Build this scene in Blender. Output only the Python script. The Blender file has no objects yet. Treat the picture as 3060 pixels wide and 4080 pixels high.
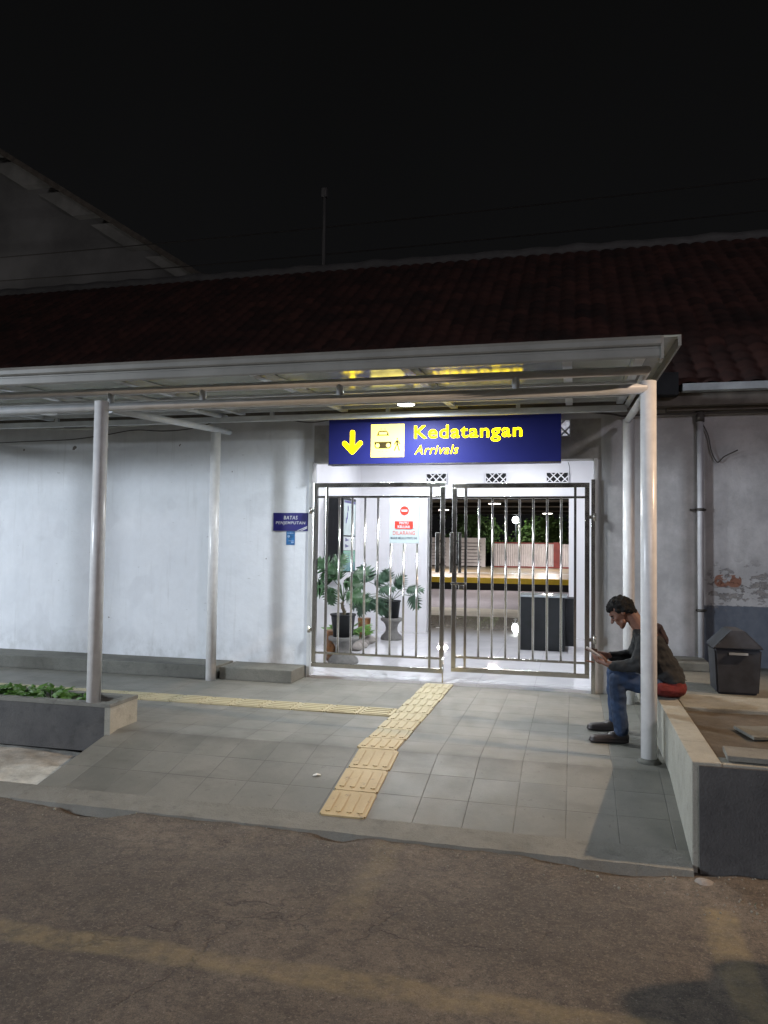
import bpy, bmesh, math, random
from mathutils import Vector, Matrix, noise
random.seed(7)
R = math.radians
SC = bpy.context.scene
COL = SC.collection

# ------------------------------------------------------------------ materials
def newmat(name):
    m = bpy.data.materials.new(name); m.use_nodes = True
    nt = m.node_tree; nt.nodes.clear()
    out = nt.nodes.new('ShaderNodeOutputMaterial'); b = nt.nodes.new('ShaderNodeBsdfPrincipled')
    nt.links.new(b.outputs[0], out.inputs[0])
    return m, nt, b
def N(nt, t, **kw):
    n = nt.nodes.new(t)
    for k, v in kw.items(): setattr(n, k, v)
    return n
def setin(nt, sock, v):
    if hasattr(v, 'is_linked') or isinstance(v, bpy.types.NodeSocket): nt.links.new(v, sock)
    else: sock.default_value = v
def mth(nt, op, a, b=0.0, c=0.0, clamp=False):
    n = N(nt, 'ShaderNodeMath', operation=op, use_clamp=clamp)
    setin(nt, n.inputs[0], a); setin(nt, n.inputs[1], b); setin(nt, n.inputs[2], c)
    return n.outputs[0]
def mixc(nt, f, a, b):
    n = N(nt, 'ShaderNodeMix', data_type='RGBA')
    setin(nt, n.inputs[0], f); setin(nt, n.inputs[6], a if not isinstance(a, tuple) else (*a[:3], 1)); setin(nt, n.inputs[7], b if not isinstance(b, tuple) else (*b[:3], 1))
    return n.outputs[2]
def pos(nt):
    g = N(nt, 'ShaderNodeNewGeometry'); s = N(nt, 'ShaderNodeSeparateXYZ'); nt.links.new(g.outputs['Position'], s.inputs[0])
    return g.outputs['Position'], s.outputs
def noi(nt, vec, scale, detail=4, rough=.6, stretch=None):
    if stretch:
        mp = N(nt, 'ShaderNodeMapping'); nt.links.new(vec, mp.inputs[0]); mp.inputs['Scale'].default_value = stretch; vec = mp.outputs[0]
    n = N(nt, 'ShaderNodeTexNoise'); nt.links.new(vec, n.inputs['Vector'])
    n.inputs['Scale'].default_value = scale; n.inputs['Detail'].default_value = detail; n.inputs['Roughness'].default_value = rough
    return n.outputs['Fac']
def ramp(nt, f, lo, hi):
    n = N(nt, 'ShaderNodeMapRange', interpolation_type='SMOOTHSTEP'); setin(nt, n.inputs[0], f)
    n.inputs[1].default_value = lo; n.inputs[2].default_value = hi
    return n.outputs[0]
def bump(nt, b, h, dist=.01, strength=1):
    n = N(nt, 'ShaderNodeBump'); setin(nt, n.inputs['Height'], h); n.inputs['Distance'].default_value = dist; n.inputs['Strength'].default_value = strength
    nt.links.new(n.outputs[0], b.inputs['Normal'])
def pbr(name, c, rough=.6, metal=0, var=.15, scale=4, bmp=0, bscale=60, c2=None, spec=.5, emit=None, es=0, speck=0):
    m, nt, b = newmat(name)
    P, s = pos(nt)
    b.inputs['Roughness'].default_value = rough; b.inputs['Metallic'].default_value = metal
    b.inputs['Specular IOR Level'].default_value = spec
    if var or c2:
        f = ramp(nt, noi(nt, P, scale, 6), .3, .7)
        col = mixc(nt, f, tuple(x * (1 - var) for x in c), c2 if c2 else tuple(min(1, x * (1 + var)) for x in c))
        if speck:
            g = ramp(nt, noi(nt, P, 220, 2, .8), .35, .65)
            col = mixc(nt, mth(nt, 'MULTIPLY', g, speck), col, (0.02, 0.02, 0.02))
        nt.links.new(col, b.inputs['Base Color'])
    else: b.inputs['Base Color'].default_value = (*c, 1)
    if bmp: bump(nt, b, noi(nt, P, bscale, 5), bmp)
    if emit: b.inputs['Emission Color'].default_value = (*emit, 1); b.inputs['Emission Strength'].default_value = es
    return m
def boxmask(nt, s, x0, x1, z0, z1, soft=.02, ax=0, az=2):
    a = ramp(nt, s[ax], x0 - soft, x0 + soft); b = mth(nt, 'SUBTRACT', 1, ramp(nt, s[ax], x1 - soft, x1 + soft))
    c = ramp(nt, s[az], z0 - soft, z0 + soft); d = mth(nt, 'SUBTRACT', 1, ramp(nt, s[az], z1 - soft, z1 + soft))
    return mth(nt, 'MULTIPLY', mth(nt, 'MULTIPLY', a, b), mth(nt, 'MULTIPLY', c, d))

# the station's plaster wall: whitewash, raw plaster round the doorway, painted dado and flaking patches at the right
def mat_wall():
    m, nt, b = newmat('wall_plaster'); P, s = pos(nt)
    n1 = ramp(nt, noi(nt, P, 1.1, 6), .3, .75); n2 = ramp(nt, noi(nt, P, 9, 5), .3, .7)
    col = mixc(nt, n1, (.65, .675, .71), (.73, .75, .78))
    col = mixc(nt, mth(nt, 'MULTIPLY', n2, .14), col, (.5, .5, .5))
    # greyer and darker to the right of the doorway
    rt = ramp(nt, s[0], .15, .4)
    rightc = mixc(nt, ramp(nt, noi(nt, P, 2.2, 8, .7), .35, .7), (.35, .345, .35), (.50, .49, .495))
    col = mixc(nt, rt, col, rightc)
    raw = boxmask(nt, s, -2.86, .27, 2.40, 2.83, .01)
    rawc = mixc(nt, ramp(nt, noi(nt, P, 5, 7), .35, .65), (.29, .285, .265), (.40, .39, .37))
    col = mixc(nt, raw, col, rawc)
    # canopy shadow on the left wall top, painted as a darker band
    up = mth(nt, 'MULTIPLY', ramp(nt, s[2], 2.66, 2.70), mth(nt, 'SUBTRACT', 1, ramp(nt, s[0], -2.9, -2.86)))
    col = mixc(nt, mth(nt, 'MULTIPLY', up, .45), col, rawc)
    # vertical water streaks
    st = ramp(nt, noi(nt, P, 3.5, 5, .6, (6, 1, .35)), .55, .75)
    col = mixc(nt, mth(nt, 'MULTIPLY', st, .16), col, (.30, .29, .27))
    spl = mth(nt, 'MULTIPLY', mth(nt, 'SUBTRACT', 1, ramp(nt, s[2], .10, .55)), ramp(nt, noi(nt, P, 6, 7, .7, (1, 1, .6)), .38, .66))
    col = mixc(nt, mth(nt, 'MULTIPLY', spl, .35), col, (.22, .215, .19))
    pat = ramp(nt, noi(nt, P, 1.6, 3, .4), .60, .63)
    col = mixc(nt, mth(nt, 'MULTIPLY', pat, .16), col, (.46, .47, .50))
    scr = ramp(nt, noi(nt, P, 9, 3, .5, (1, 1, 2.6)), .70, .72)
    col = mixc(nt, mth(nt, 'MULTIPLY', scr, .35), col, (.28, .27, .26))
    # dado
    dado = mth(nt, 'MULTIPLY', ramp(nt, s[0], 1.235, 1.25), mth(nt, 'SUBTRACT', 1, ramp(nt, mth(nt, 'ADD', s[2], mth(nt, 'MULTIPLY', noi(nt, P, 30, 3), .02)), .935, .945)))
    col = mixc(nt, dado, col, mixc(nt, n2, (.085, .10, .13), (.12, .135, .165)))
    # flaked paint band above the dado
    bd = boxmask(nt, s, 1.27, 9, .93, 1.32, .12)
    fl = ramp(nt, noi(nt, P, 7.5, 7, .65, (1, 1, 1.9)), .56, .60)
    col = mixc(nt, mth(nt, 'MULTIPLY', fl, bd), col, mixc(nt, n2, (.16, .15, .145), (.30, .28, .27)))
    br = boxmask(nt, s, 1.36, 1.60, 1.12, 1.23, .05)
    fb = ramp(nt, noi(nt, P, 11, 4), .40, .45)
    col = mixc(nt, mth(nt, 'MULTIPLY', fb, ramp(nt, br, .35, .5)), col, (.22, .10, .065))
    # small chips here and there
    ch = ramp(nt, noi(nt, P, 6.3, 3, .4), .755, .765)
    col = mixc(nt, ch, col, (.16, .14, .13))
    nt.links.new(col, b.inputs['Base Color']); b.inputs['Roughness'].default_value = .75
    h = mth(nt, 'ADD', mth(nt, 'MULTIPLY', noi(nt, P, 3, 3), 1.2), mth(nt, 'ADD', mth(nt, 'MULTIPLY', noi(nt, P, 60, 4), .12), mth(nt, 'MULTIPLY', mth(nt, 'MULTIPLY', fl, bd), -.5)))
    bump(nt, b, h, .012)
    return m
def mat_paving():
    m, nt, b = newmat('grey_paving'); P, s = pos(nt)
    def cell(v, size, off):
        return mth(nt, 'DIVIDE', mth(nt, 'SUBTRACT', v, off), size)
    u = cell(s[0], .3, -1.543); v = cell(s[1], .3, 5.5)
    def line(q):
        f = mth(nt, 'FRACT', q); d = mth(nt, 'ABSOLUTE', mth(nt, 'SUBTRACT', f, .5)); return ramp(nt, d, .488, .5)
    ln = mth(nt, 'MAXIMUM', line(u), line(v))
    cx = N(nt, 'ShaderNodeCombineXYZ'); nt.links.new(mth(nt, 'FLOOR', u), cx.inputs[0]); nt.links.new(mth(nt, 'FLOOR', v), cx.inputs[1])
    wn = N(nt, 'ShaderNodeTexWhiteNoise', noise_dimensions='2D'); nt.links.new(cx.outputs[0], wn.inputs['Vector'])
    col = mixc(nt, wn.outputs['Value'], (.116, .119, .104), (.172, .174, .154))
    col = mixc(nt, mth(nt, 'MULTIPLY', ramp(nt, noi(nt, P, 1.7, 8, .7), .3, .7), .6), col, (.245, .235, .205))
    grime = ramp(nt, noi(nt, P, 3.1, 6, .65, (.6, 1.6, 1)), .52, .72)
    col = mixc(nt, mth(nt, 'MULTIPLY', grime, .4), col, (.085, .08, .07))
    brk_shade = mth(nt, 'MULTIPLY', mth(nt, 'MULTIPLY', ramp(nt, s[1], 5.36, 5.50), mth(nt, 'SUBTRACT', 1, ramp(nt, s[1], 5.50, 5.62))), ramp(nt, noi(nt, P, 2.0, 5), .35, .6))  # shadow band along the ramp break, painted into the colour
    col = mixc(nt, mth(nt, 'MULTIPLY', brk_shade, .5), col, (.07, .066, .058))
    sp_ = ramp(nt, noi(nt, P, 26, 3, .5), .66, .72)
    col = mixc(nt, mth(nt, 'MULTIPLY', sp_, .35), col, (.05, .047, .04))
    col = mixc(nt, mth(nt, 'MULTIPLY', ramp(nt, noi(nt, P, 260, 2, .8), .35, .65), .28), col, (.09, .09, .085))
    col = mixc(nt, mth(nt, 'MULTIPLY', ln, mth(nt, 'MULTIPLY', ramp(nt, noi(nt, P, 2.2, 5), .38, .62), .8)), col, (.045, .042, .038))
    nt.links.new(col, b.inputs['Base Color'])
    nt.links.new(mth(nt, 'ADD', .42, mth(nt, 'MULTIPLY', noi(nt, P, 4, 4), .35)), b.inputs['Roughness'])
    bump(nt, b, mth(nt, 'SUBTRACT', mth(nt, 'MULTIPLY', noi(nt, P, 120, 4), .25), ln), .003)
    return m
def mat_road():
    m, nt, b = newmat('worn_asphalt'); P, s = pos(nt)
    col = mixc(nt, ramp(nt, noi(nt, P, 1.3, 8, .65), .3, .7), (.150, .120, .092), (.265, .217, .168))
    col = mixc(nt, mth(nt, 'MULTIPLY', ramp(nt, noi(nt, P, 14, 6, .7), .4, .65), .55), col, (.06, .052, .044))
    big = ramp(nt, noi(nt, P, .55, 5, .7, (1, 1.8, 1)), .42, .62)
    col = mixc(nt, mth(nt, 'MULTIPLY', big, .5), col, (.080, .070, .060))
    vo = N(nt, 'ShaderNodeTexVoronoi', feature='DISTANCE_TO_EDGE'); vo.inputs['Scale'].default_value = 1.6
    ds = N(nt, 'ShaderNodeVectorMath', operation='ADD'); nn = N(nt, 'ShaderNodeTexNoise'); nn.inputs['Scale'].default_value = 4; nn.inputs['Detail'].default_value = 6
    nt.links.new(P, nn.inputs['Vector']); sc = N(nt, 'ShaderNodeVectorMath', operation='SCALE'); sc.inputs['Scale'].default_value = .5; nt.links.new(nn.outputs['Color'], sc.inputs[0])
    nt.links.new(P, ds.inputs[0]); nt.links.new(sc.outputs[0], ds.inputs[1]); nt.links.new(ds.outputs[0], vo.inputs['Vector'])
    crack = mth(nt, 'MULTIPLY', mth(nt, 'SUBTRACT', 1, ramp(nt, vo.outputs['Distance'], 0, .018)), ramp(nt, noi(nt, P, 1.1, 3), .52, .6))
    col = mixc(nt, mth(nt, 'MULTIPLY', crack, .4), col, (.012, .010, .009))
    gr = ramp(nt, noi(nt, P, 190, 3, .8), .38, .62)
    col = mixc(nt, mth(nt, 'MULTIPLY', gr, .55), col, (.035, .03, .027))
    g2 = ramp(nt, noi(nt, P, 55, 4, .75), .50, .68)
    col = mixc(nt, mth(nt, 'MULTIPLY', g2, .45), col, (.30, .25, .195))
    g3 = ramp(nt, noi(nt, P, 38, 3, .7), .56, .70)
    col = mixc(nt, mth(nt, 'MULTIPLY', g3, .5), col, (.03, .026, .022))
    col = mixc(nt, mth(nt, 'MULTIPLY', ramp(nt, noi(nt, P, 90, 2, .5), .66, .70), .5), col, (.34, .31, .27))
    wob = mth(nt, 'MULTIPLY', mth(nt, 'SUBTRACT', noi(nt, P, 3, 4), .5), .10)
    sx = [mth(nt, 'ADD', s[0], wob), mth(nt, 'ADD', s[1], wob), s[2]]
    wear = ramp(nt, noi(nt, P, 8, 7, .75), .28, .68)
    l1 = boxmask(nt, sx, -9, .62, 2.93, 3.07, .025, 0, 1); l2 = boxmask(nt, sx, .59, .74, 2.93, 4.05, .02, 0, 1)
    l3 = mth(nt, 'MULTIPLY', boxmask(nt, sx, -1.10, -.96, 3.5, 4.4, .04, 0, 1), .5)
    lines = mth(nt, 'MULTIPLY', mth(nt, 'MAXIMUM', mth(nt, 'MAXIMUM', l1, l2), l3), wear)
    col = mixc(nt, mth(nt, 'MULTIPLY', lines, .55), col, (.36, .29, .15))
    nt.links.new(col, b.inputs['Base Color']); b.inputs['Roughness'].default_value = .85
    bump(nt, b, mth(nt, 'ADD', mth(nt, 'MULTIPLY', noi(nt, P, 150, 4, .8), 1.4), mth(nt, 'SUBTRACT', mth(nt, 'MULTIPLY', noi(nt, P, 14, 6), 2.6), mth(nt, 'MULTIPLY', crack, 1.5))), .008)
    return m
def mat_tactile():
    m, nt, b = newmat('yellow_tactile'); P, s = pos(nt)
    col = mixc(nt, ramp(nt, noi(nt, P, 2, 5), .3, .7), (.42, .315, .15), (.52, .40, .205))
    col = mixc(nt, ramp(nt, s[1], 4.7, 7.2), col, mixc(nt, noi(nt, P, 7, 4), (.36, .33, .21), (.44, .40, .26)))
    col = mixc(nt, mth(nt, 'MULTIPLY', ramp(nt, noi(nt, P, 14, 6, .7), .57, .72), .75), col, (.13, .10, .06))
    col = mixc(nt, mth(nt, 'MULTIPLY', ramp(nt, noi(nt, P, 220, 2, .8), .4, .65), .2), col, (.2, .16, .1))
    nt.links.new(col, b.inputs['Base Color']); b.inputs['Roughness'].default_value = .6
    bump(nt, b, noi(nt, P, 120, 3), .0015)
    return m
def mat_roof():
    m, nt, b = newmat('clay_tiles'); P, s = pos(nt)
    cx = N(nt, 'ShaderNodeCombineXYZ'); nt.links.new(mth(nt, 'FLOOR', mth(nt, 'DIVIDE', s[0], .2)), cx.inputs[0]); nt.links.new(mth(nt, 'FLOOR', mth(nt, 'DIVIDE', s[1], .26)), cx.inputs[1])
    wn = N(nt, 'ShaderNodeTexWhiteNoise', noise_dimensions='2D'); nt.links.new(cx.outputs[0], wn.inputs['Vector'])
    col = mixc(nt, wn.outputs['Value'], (.062, .030, .025), (.125, .052, .040))
    col = mixc(nt, mth(nt, 'MULTIPLY', ramp(nt, noi(nt, P, 1.4, 6, .7), .4, .7), .7), col, (.022, .02, .019))
    nt.links.new(col, b.inputs['Base Color']); b.inputs['Roughness'].default_value = .9
    return m
def mat_marble():
    m, nt, b = newmat('polished_tile'); P, s = pos(nt)
    v = ramp(nt, noi(nt, P, .9, 8, .75), .35, .7)
    col = mixc(nt, v, (.70, .70, .72), (.58, .58, .61))
    col = mixc(nt, ramp(nt, s[1], 12.2, 13.6), col, mixc(nt, v, (.50, .46, .40), (.44, .40, .35)))
    def line(q, o):
        f = mth(nt, 'FRACT', mth(nt, 'DIVIDE', mth(nt, 'SUBTRACT', q, o), .6)); return ramp(nt, mth(nt, 'ABSOLUTE', mth(nt, 'SUBTRACT', f, .5)), .494, .499)
    ln = mth(nt, 'MAXIMUM', line(s[0], -.4), line(s[1], 8.25))
    col = mixc(nt, mth(nt, 'MULTIPLY', ln, .5), col, (.3, .3, .3))
    nt.links.new(col, b.inputs['Base Color']); b.inputs['Roughness'].default_value = .02
    return m
def mat_steel():
    m, nt, b = newmat('stainless_steel'); P, s = pos(nt)
    b.inputs['Base Color'].default_value = (.66, .64, .60, 1); b.inputs['Metallic'].default_value = 1
    nt.links.new(mth(nt, 'ADD', .1, mth(nt, 'MULTIPLY', noi(nt, P, 12, 4), .22)), b.inputs['Roughness'])
    return m
def mat_rough_concrete(name, a, c, spk=.3):
    m, nt, b = newmat(name); P, s = pos(nt)
    col = mixc(nt, ramp(nt, noi(nt, P, 2.4, 8, .7), .3, .7), a, c)
    col = mixc(nt, mth(nt, 'MULTIPLY', ramp(nt, noi(nt, P, 11, 6, .7), .5, .75), .5), col, tuple(x * .45 for x in a))
    col = mixc(nt, mth(nt, 'MULTIPLY', ramp(nt, noi(nt, P, 240, 2, .8), .35, .65), spk), col, tuple(x * .4 for x in a))
    nt.links.new(col, b.inputs['Base Color']); b.inputs['Roughness'].default_value = .85
    bump(nt, b, mth(nt, 'ADD', noi(nt, P, 70, 5, .7), mth(nt, 'MULTIPLY', noi(nt, P, 6, 4), 1.5)), .006)
    return m
def mat_leaf(name, a, c, rough=.45):
    m, nt, b = newmat(name); P, s = pos(nt)
    nt.links.new(mixc(nt, ramp(nt, noi(nt, P, 9, 4), .3, .7), a, c), b.inputs['Base Color'])
    b.inputs['Roughness'].default_value = rough
    bump(nt, b, noi(nt, P, 40, 3), .004)
    return m
def mat_fence():
    m, nt, b = newmat('painted_panel'); P, s = pos(nt)
    col = mixc(nt, ramp(nt, noi(nt, P, 1.2, 7, .7), .35, .7), (.66, .64, .65), (.48, .46, .47))
    col = mixc(nt, ramp(nt, noi(nt, P, 3.1, 5), .66, .72), col, (.12, .1, .1))
    nt.links.new(col, b.inputs['Base Color']); b.inputs['Roughness'].default_value = .7
    return m
def mat_sheet():
    m, nt, b = newmat('glossy_roof_sheet'); P, s = pos(nt)
    col = mixc(nt, ramp(nt, noi(nt, P, 1.5, 5), .3, .7), (.33, .36, .31), (.42, .44, .39))
    nt.links.new(col, b.inputs['Base Color']); b.inputs['Roughness'].default_value = .15; b.inputs['IOR'].default_value = 1.6
    bump(nt, b, noi(nt, P, 2.2, 2), .004)
    return m

M = {}
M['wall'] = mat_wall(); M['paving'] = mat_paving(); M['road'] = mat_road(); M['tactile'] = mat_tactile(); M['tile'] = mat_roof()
M['marble'] = mat_marble(); M['steel'] = mat_steel(); M['fence'] = mat_fence(); M['sheet'] = mat_sheet()
M['kerb'] = mat_rough_concrete('kerb_concrete', (.175, .172, .150), (.24, .237, .21))
M['pale'] = mat_rough_concrete('pale_rubble', (.36, .36, .33), (.78, .77, .70))
M['conc'] = mat_rough_concrete('planter_concrete', (.30, .295, .25), (.40, .385, .33))
M['ledge'] = mat_rough_concrete('ledge_concrete', (.13, .13, .115), (.19, .19, .165))
M['darkpaint'] = mat_rough_concrete('charcoal_render', (.070, .069, .070), (.110, .107, .104), .2)
M['soil'] = mat_rough_concrete('brown_soil', (.060, .047, .033), (.125, .103, .077))
M['oldgrey'] = mat_rough_concrete('weathered_slab', (.22, .215, .18), (.33, .32, .27))
M['track'] = mat_rough_concrete('track_bed', (.10, .096, .118), (.135, .128, .15), .1)
M['farplat'] = pbr('far_platform', (.17, .135, .085), .35, var=.15)
M['bpole'] = pbr('painted_pipe', (.75, .745, .74), .30, var=.06, scale=14, bmp=.0005, bscale=40)
M['beam'] = pbr('painted_beam', (.55, .575, .60), .38, var=.10, scale=5)
M['gutter'] = pbr('gutter_paint', (.215, .21, .19), .40, var=.12, scale=3)
M['white'] = pbr('interior_paint', (.78, .78, .81), .55, var=.02)
M['trim'] = pbr('jamb_paint', (.68, .69, .68), .5, var=.06)
M['darkwood'] = pbr('fascia_wood', (.12, .105, .09), .7, var=.3)
M['dark'] = pbr('shade_black', (.012, .012, .013), .8, var=0)  # near black, stands for shade in holes, recesses and the platform foot
M['black'] = pbr('black_paint', (.013, .014, .016), .6, spec=.2, var=.3)
M['blackp'] = pbr('black_plastic', (.016, .018, .020), .6, spec=.25, var=.2)
M['pedestal'] = mat_rough_concrete('pedestal_stone', (.13, .13, .125), (.26, .25, .235))
M['rock'] = mat_rough_concrete('grey_stone', (.24, .22, .20), (.40, .37, .34))
M['orange'] = pbr('orange_glaze', (.17, .065, .010), .35, var=.4, scale=12)
M['leaf'] = mat_leaf('leaf_green', (.012, .050, .014), (.030, .095, .025))
M['leafd'] = mat_leaf('leaf_grey_green', (.018, .055, .028), (.050, .105, .06))
M['leafy'] = mat_leaf('leaf_yellow_green', (.10, .21, .03), (.05, .13, .02))
M['tree'] = mat_leaf('tree_leaf', (.025, .06, .012), (.07, .12, .025), .6)
M['stem'] = pbr('plant_stem', (.12, .10, .06), .8, var=.3, scale=30)
M['petiole'] = pbr('leaf_stalk', (.05, .10, .035), .6)
M['bark'] = pbr('tree_bark', (.05, .04, .03), .9)
M['signblue'] = pbr('sign_blue', (.016, .019, .12), .5, var=0, spec=.12, emit=(.02, .03, .20), es=.08)
M['yellow'] = pbr('lit_yellow', (.5, .35, .005), .6, var=0, spec=0, emit=(1, .72, .001), es=9)
M['yellow2'] = pbr('lit_panel', (.6, .48, .12), .6, var=0, spec=0, emit=(1, .80, .13), es=2.4)
M['pict'] = pbr('pictogram_dark', (.04, .03, .012), .7, var=0, spec=0, emit=(.12, .09, .03), es=.15)
M['navy'] = pbr('plate_navy', (.02, .018, .14), .4, var=.08)
M['wtext'] = pbr('white_lettering', (.52, .53, .58), .5, var=0)
M['board'] = pbr('board_white', (.42, .49, .51), .35, var=.03)
M['board2'] = pbr('board_label', (.50, .53, .55), .35, var=.02)
M['red'] = pbr('sign_red', (.62, .045, .03), .4, var=.05)
M['redt'] = pbr('faded_red', (.48, .12, .10), .5, var=.1)
M['blk'] = pbr('print_black', (.03, .04, .06), .5, var=0)
M['sticker'] = pbr('sticker_blue', (.02, .12, .30), .4, var=.4, scale=30)
M['sticker2'] = pbr('sticker_pale', (.25, .38, .60), .4, var=.2, scale=30)
M['glassp'] = pbr('poster_pale', (.42, .50, .50), .2, var=.1)
M['green'] = pbr('poster_green', (.16, .38, .26), .2, var=.2)
M['teal'] = pbr('poster_teal', (.13, .26, .28), .2, var=.15)
M['yline'] = pbr('yellow_line', (.62, .44, .02), .5, var=.1)
M['redpost'] = pbr('red_post', (.20, .035, .03), .6, var=.2)
M['gable'] = pbr('gable_render', (.16, .16, .16), .9, var=.25, scale=.4)
M['gablel'] = pbr('gable_lit_band', (.24, .24, .23), .85, var=.3, scale=.6)
M['mast'] = pbr('dull_mast', (.13, .13, .125), .7)
M['gabled'] = pbr('gable_dark', (.03, .03, .03), .9)
M['bin'] = pbr('bin_plastic', (.036, .041, .052), .7, var=.25, scale=9)
M['cable'] = pbr('cable_sleeve', (.06, .055, .05), .7)
M['cablew'] = pbr('cable_white', (.42, .43, .40), .6)
M['pvc'] = pbr('drainpipe_paint', (.52, .52, .54), .45, var=.12)
M['zinc'] = pbr('zinc_gutter', (.38, .42, .45), .5, var=.2)
M['paper'] = pbr('litter_paper', (.75, .74, .70), .7)
M['skin'] = pbr('skin', (.15, .068, .044), .55, var=.12, scale=20)
M['hair'] = pbr('black_hair', (.010, .0095, .009), .8, spec=.2, var=.4, scale=60, bmp=.006, bscale=120)
M['jacket'] = pbr('dark_jacket', (.013, .0135, .014), .9, var=.25, scale=12, bmp=.008, bscale=18)
M['hood'] = pbr('maroon_lining', (.026, .014, .016), .9, var=.2)
M['redshirt'] = pbr('red_shirt', (.11, .009, .008), .9, var=.25, scale=14, bmp=.006, bscale=25)
M['collar'] = pbr('orange_collar', (.38, .05, .02), .8, var=.1)
M['jeans'] = pbr('blue_denim', (.017, .034, .074), .9, var=.4, scale=9, bmp=.007, bscale=22)
M['shoe'] = pbr('dark_shoe', (.028, .022, .022), .45, var=.3)
M['phone'] = pbr('phone_shell', (.35, .33, .33), .3, var=0)

# ------------------------------------------------------------------ mesh builder
class MB:
    def __init__(s): s.bm = bmesh.new()
    def face(s, pts):
        try: return s.bm.faces.new([s.bm.verts.new(p) for p in pts])
        except ValueError: return None
    def box(s, x0, x1, y0, y1, z0, z1, bev=0, rot=None, piv=None):
        b = bmesh.new(); bmesh.ops.create_cube(b, size=1)
        for v in b.verts: v.co = Vector(((x0 + x1) / 2 + v.co.x * (x1 - x0), (y0 + y1) / 2 + v.co.y * (y1 - y0), (z0 + z1) / 2 + v.co.z * (z1 - z0)))
        if bev: bmesh.ops.bevel(b, geom=b.edges[:] , offset=bev, segments=2, affect='EDGES', profile=.6)
        if rot is not None:
            pv = Vector(piv)
            for v in b.verts: v.co = rot @ (v.co - pv) + pv
        s.merge(b); return s
    def merge(s, b):
        me = bpy.data.meshes.new('t'); b.to_mesh(me); b.free(); s.bm.from_mesh(me); bpy.data.meshes.remove(me)
    def cyl(s, p0, p1, r0, r1=None, n=20, cap=True):
        p0, p1 = Vector(p0), Vector(p1); r1 = r0 if r1 is None else r1
        d = (p1 - p0).normalized(); a = d.orthogonal().normalized(); c = d.cross(a)
        A = [s.bm.verts.new(p0 + (a * math.cos(t) + c * math.sin(t)) * r0) for t in [2 * math.pi * i / n for i in range(n)]]
        B = [s.bm.verts.new(p1 + (a * math.cos(t) + c * math.sin(t)) * r1) for t in [2 * math.pi * i / n for i in range(n)]]
        for i in range(n): s.bm.faces.new((A[i], A[(i + 1) % n], B[(i + 1) % n], B[i])).smooth = True
        if cap: s.bm.faces.new(A[::-1]); s.bm.faces.new(B)
        return s
    def tube(s, pts, r, n=8, taper=1):
        pts = [Vector(p) for p in pts]; rings = []
        for i, p in enumerate(pts):
            d = (pts[min(i + 1, len(pts) - 1)] - pts[max(i - 1, 0)]).normalized()
            ref = Vector((0, 0, 1)) if abs(d.z) < .9 else Vector((1, 0, 0))
            a = d.cross(ref).normalized(); c = d.cross(a)
            rr = r * (1 + (taper - 1) * i / max(1, len(pts) - 1))
            rings.append([s.bm.verts.new(p + (a * math.cos(2 * math.pi * k / n) + c * math.sin(2 * math.pi * k / n)) * rr) for k in range(n)])
        for A, B in zip(rings, rings[1:]):
            for k in range(n): s.bm.faces.new((A[k], A[(k + 1) % n], B[(k + 1) % n], B[k])).smooth = True
        s.bm.faces.new(rings[0][::-1]); s.bm.faces.new(rings[-1]); return s
    def lathe(s, cx, cy, prof, n=32, cap=True):
        rings = [[s.bm.verts.new((cx + r * math.cos(2 * math.pi * k / n), cy + r * math.sin(2 * math.pi * k / n), z)) for k in range(n)] for r, z in prof]
        for A, B in zip(rings, rings[1:]):
            for k in range(n): s.bm.faces.new((A[k], A[(k + 1) % n], B[(k + 1) % n], B[k])).smooth = True
        if cap: s.bm.faces.new(rings[0][::-1]); s.bm.faces.new(rings[-1])
        return s
    def plate(s, pts, y0, y1):            # polygon in x,z given thickness in y (front at y0)
        b = bmesh.new(); f = b.faces.new([b.verts.new((x, y1, z)) for x, z in pts])
        e = bmesh.ops.extrude_face_region(b, geom=[f])
        for v in [g for g in e['geom'] if isinstance(g, bmesh.types.BMVert)]: v.co.y = y0
        bmesh.ops.recalc_face_normals(b, faces=b.faces[:]); s.merge(b); return s
    def prism(s, pts, x0, x1):            # polygon in y,z extruded along x
        b = bmesh.new(); f = b.faces.new([b.verts.new((x0, y, z)) for y, z in pts])
        e = bmesh.ops.extrude_face_region(b, geom=[f])
        for v in [g for g in e['geom'] if isinstance(g, bmesh.types.BMVert)]: v.co.x = x1
        bmesh.ops.recalc_face_normals(b, faces=b.faces[:]); s.merge(b); return s
    def disc(s, x, z, r, y0, y1, n=32, rz=None):
        return s.plate([(x + r * math.cos(2 * math.pi * i / n), z + (rz or r) * math.sin(2 * math.pi * i / n)) for i in range(n)], y0, y1)
    def grid(s, f, nu, nv, smooth=True):
        V = [[s.bm.verts.new(f(i / nu, j / nv)) for j in range(nv + 1)] for i in range(nu + 1)]
        for i in range(nu):
            for j in range(nv): s.bm.faces.new((V[i][j], V[i + 1][j], V[i + 1][j + 1], V[i][j + 1])).smooth = smooth
        return s
    def build(s, name, mat, parent=None):
        me = bpy.data.meshes.new(name); s.bm.to_mesh(me); s.bm.free(); return link_mesh(name, me, mat, parent)
WL = {}
def link_mesh(name, me, mat, parent=None):
    if parent is not None: base = WL[parent.name]
    else:
        n = max(1, len(me.vertices)); xs = [v.co for v in me.vertices]
        base = Vector(((min(p.x for p in xs) + max(p.x for p in xs)) / 2, (min(p.y for p in xs) + max(p.y for p in xs)) / 2, min(p.z for p in xs)))
    me.transform(Matrix.Translation(-base)); me.materials.clear(); me.materials.append(mat)
    o = bpy.data.objects.new(name, me); COL.objects.link(o)
    if parent is not None: o.parent = parent
    else: o.location = base
    WL[o.name] = base.copy(); return o
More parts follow.
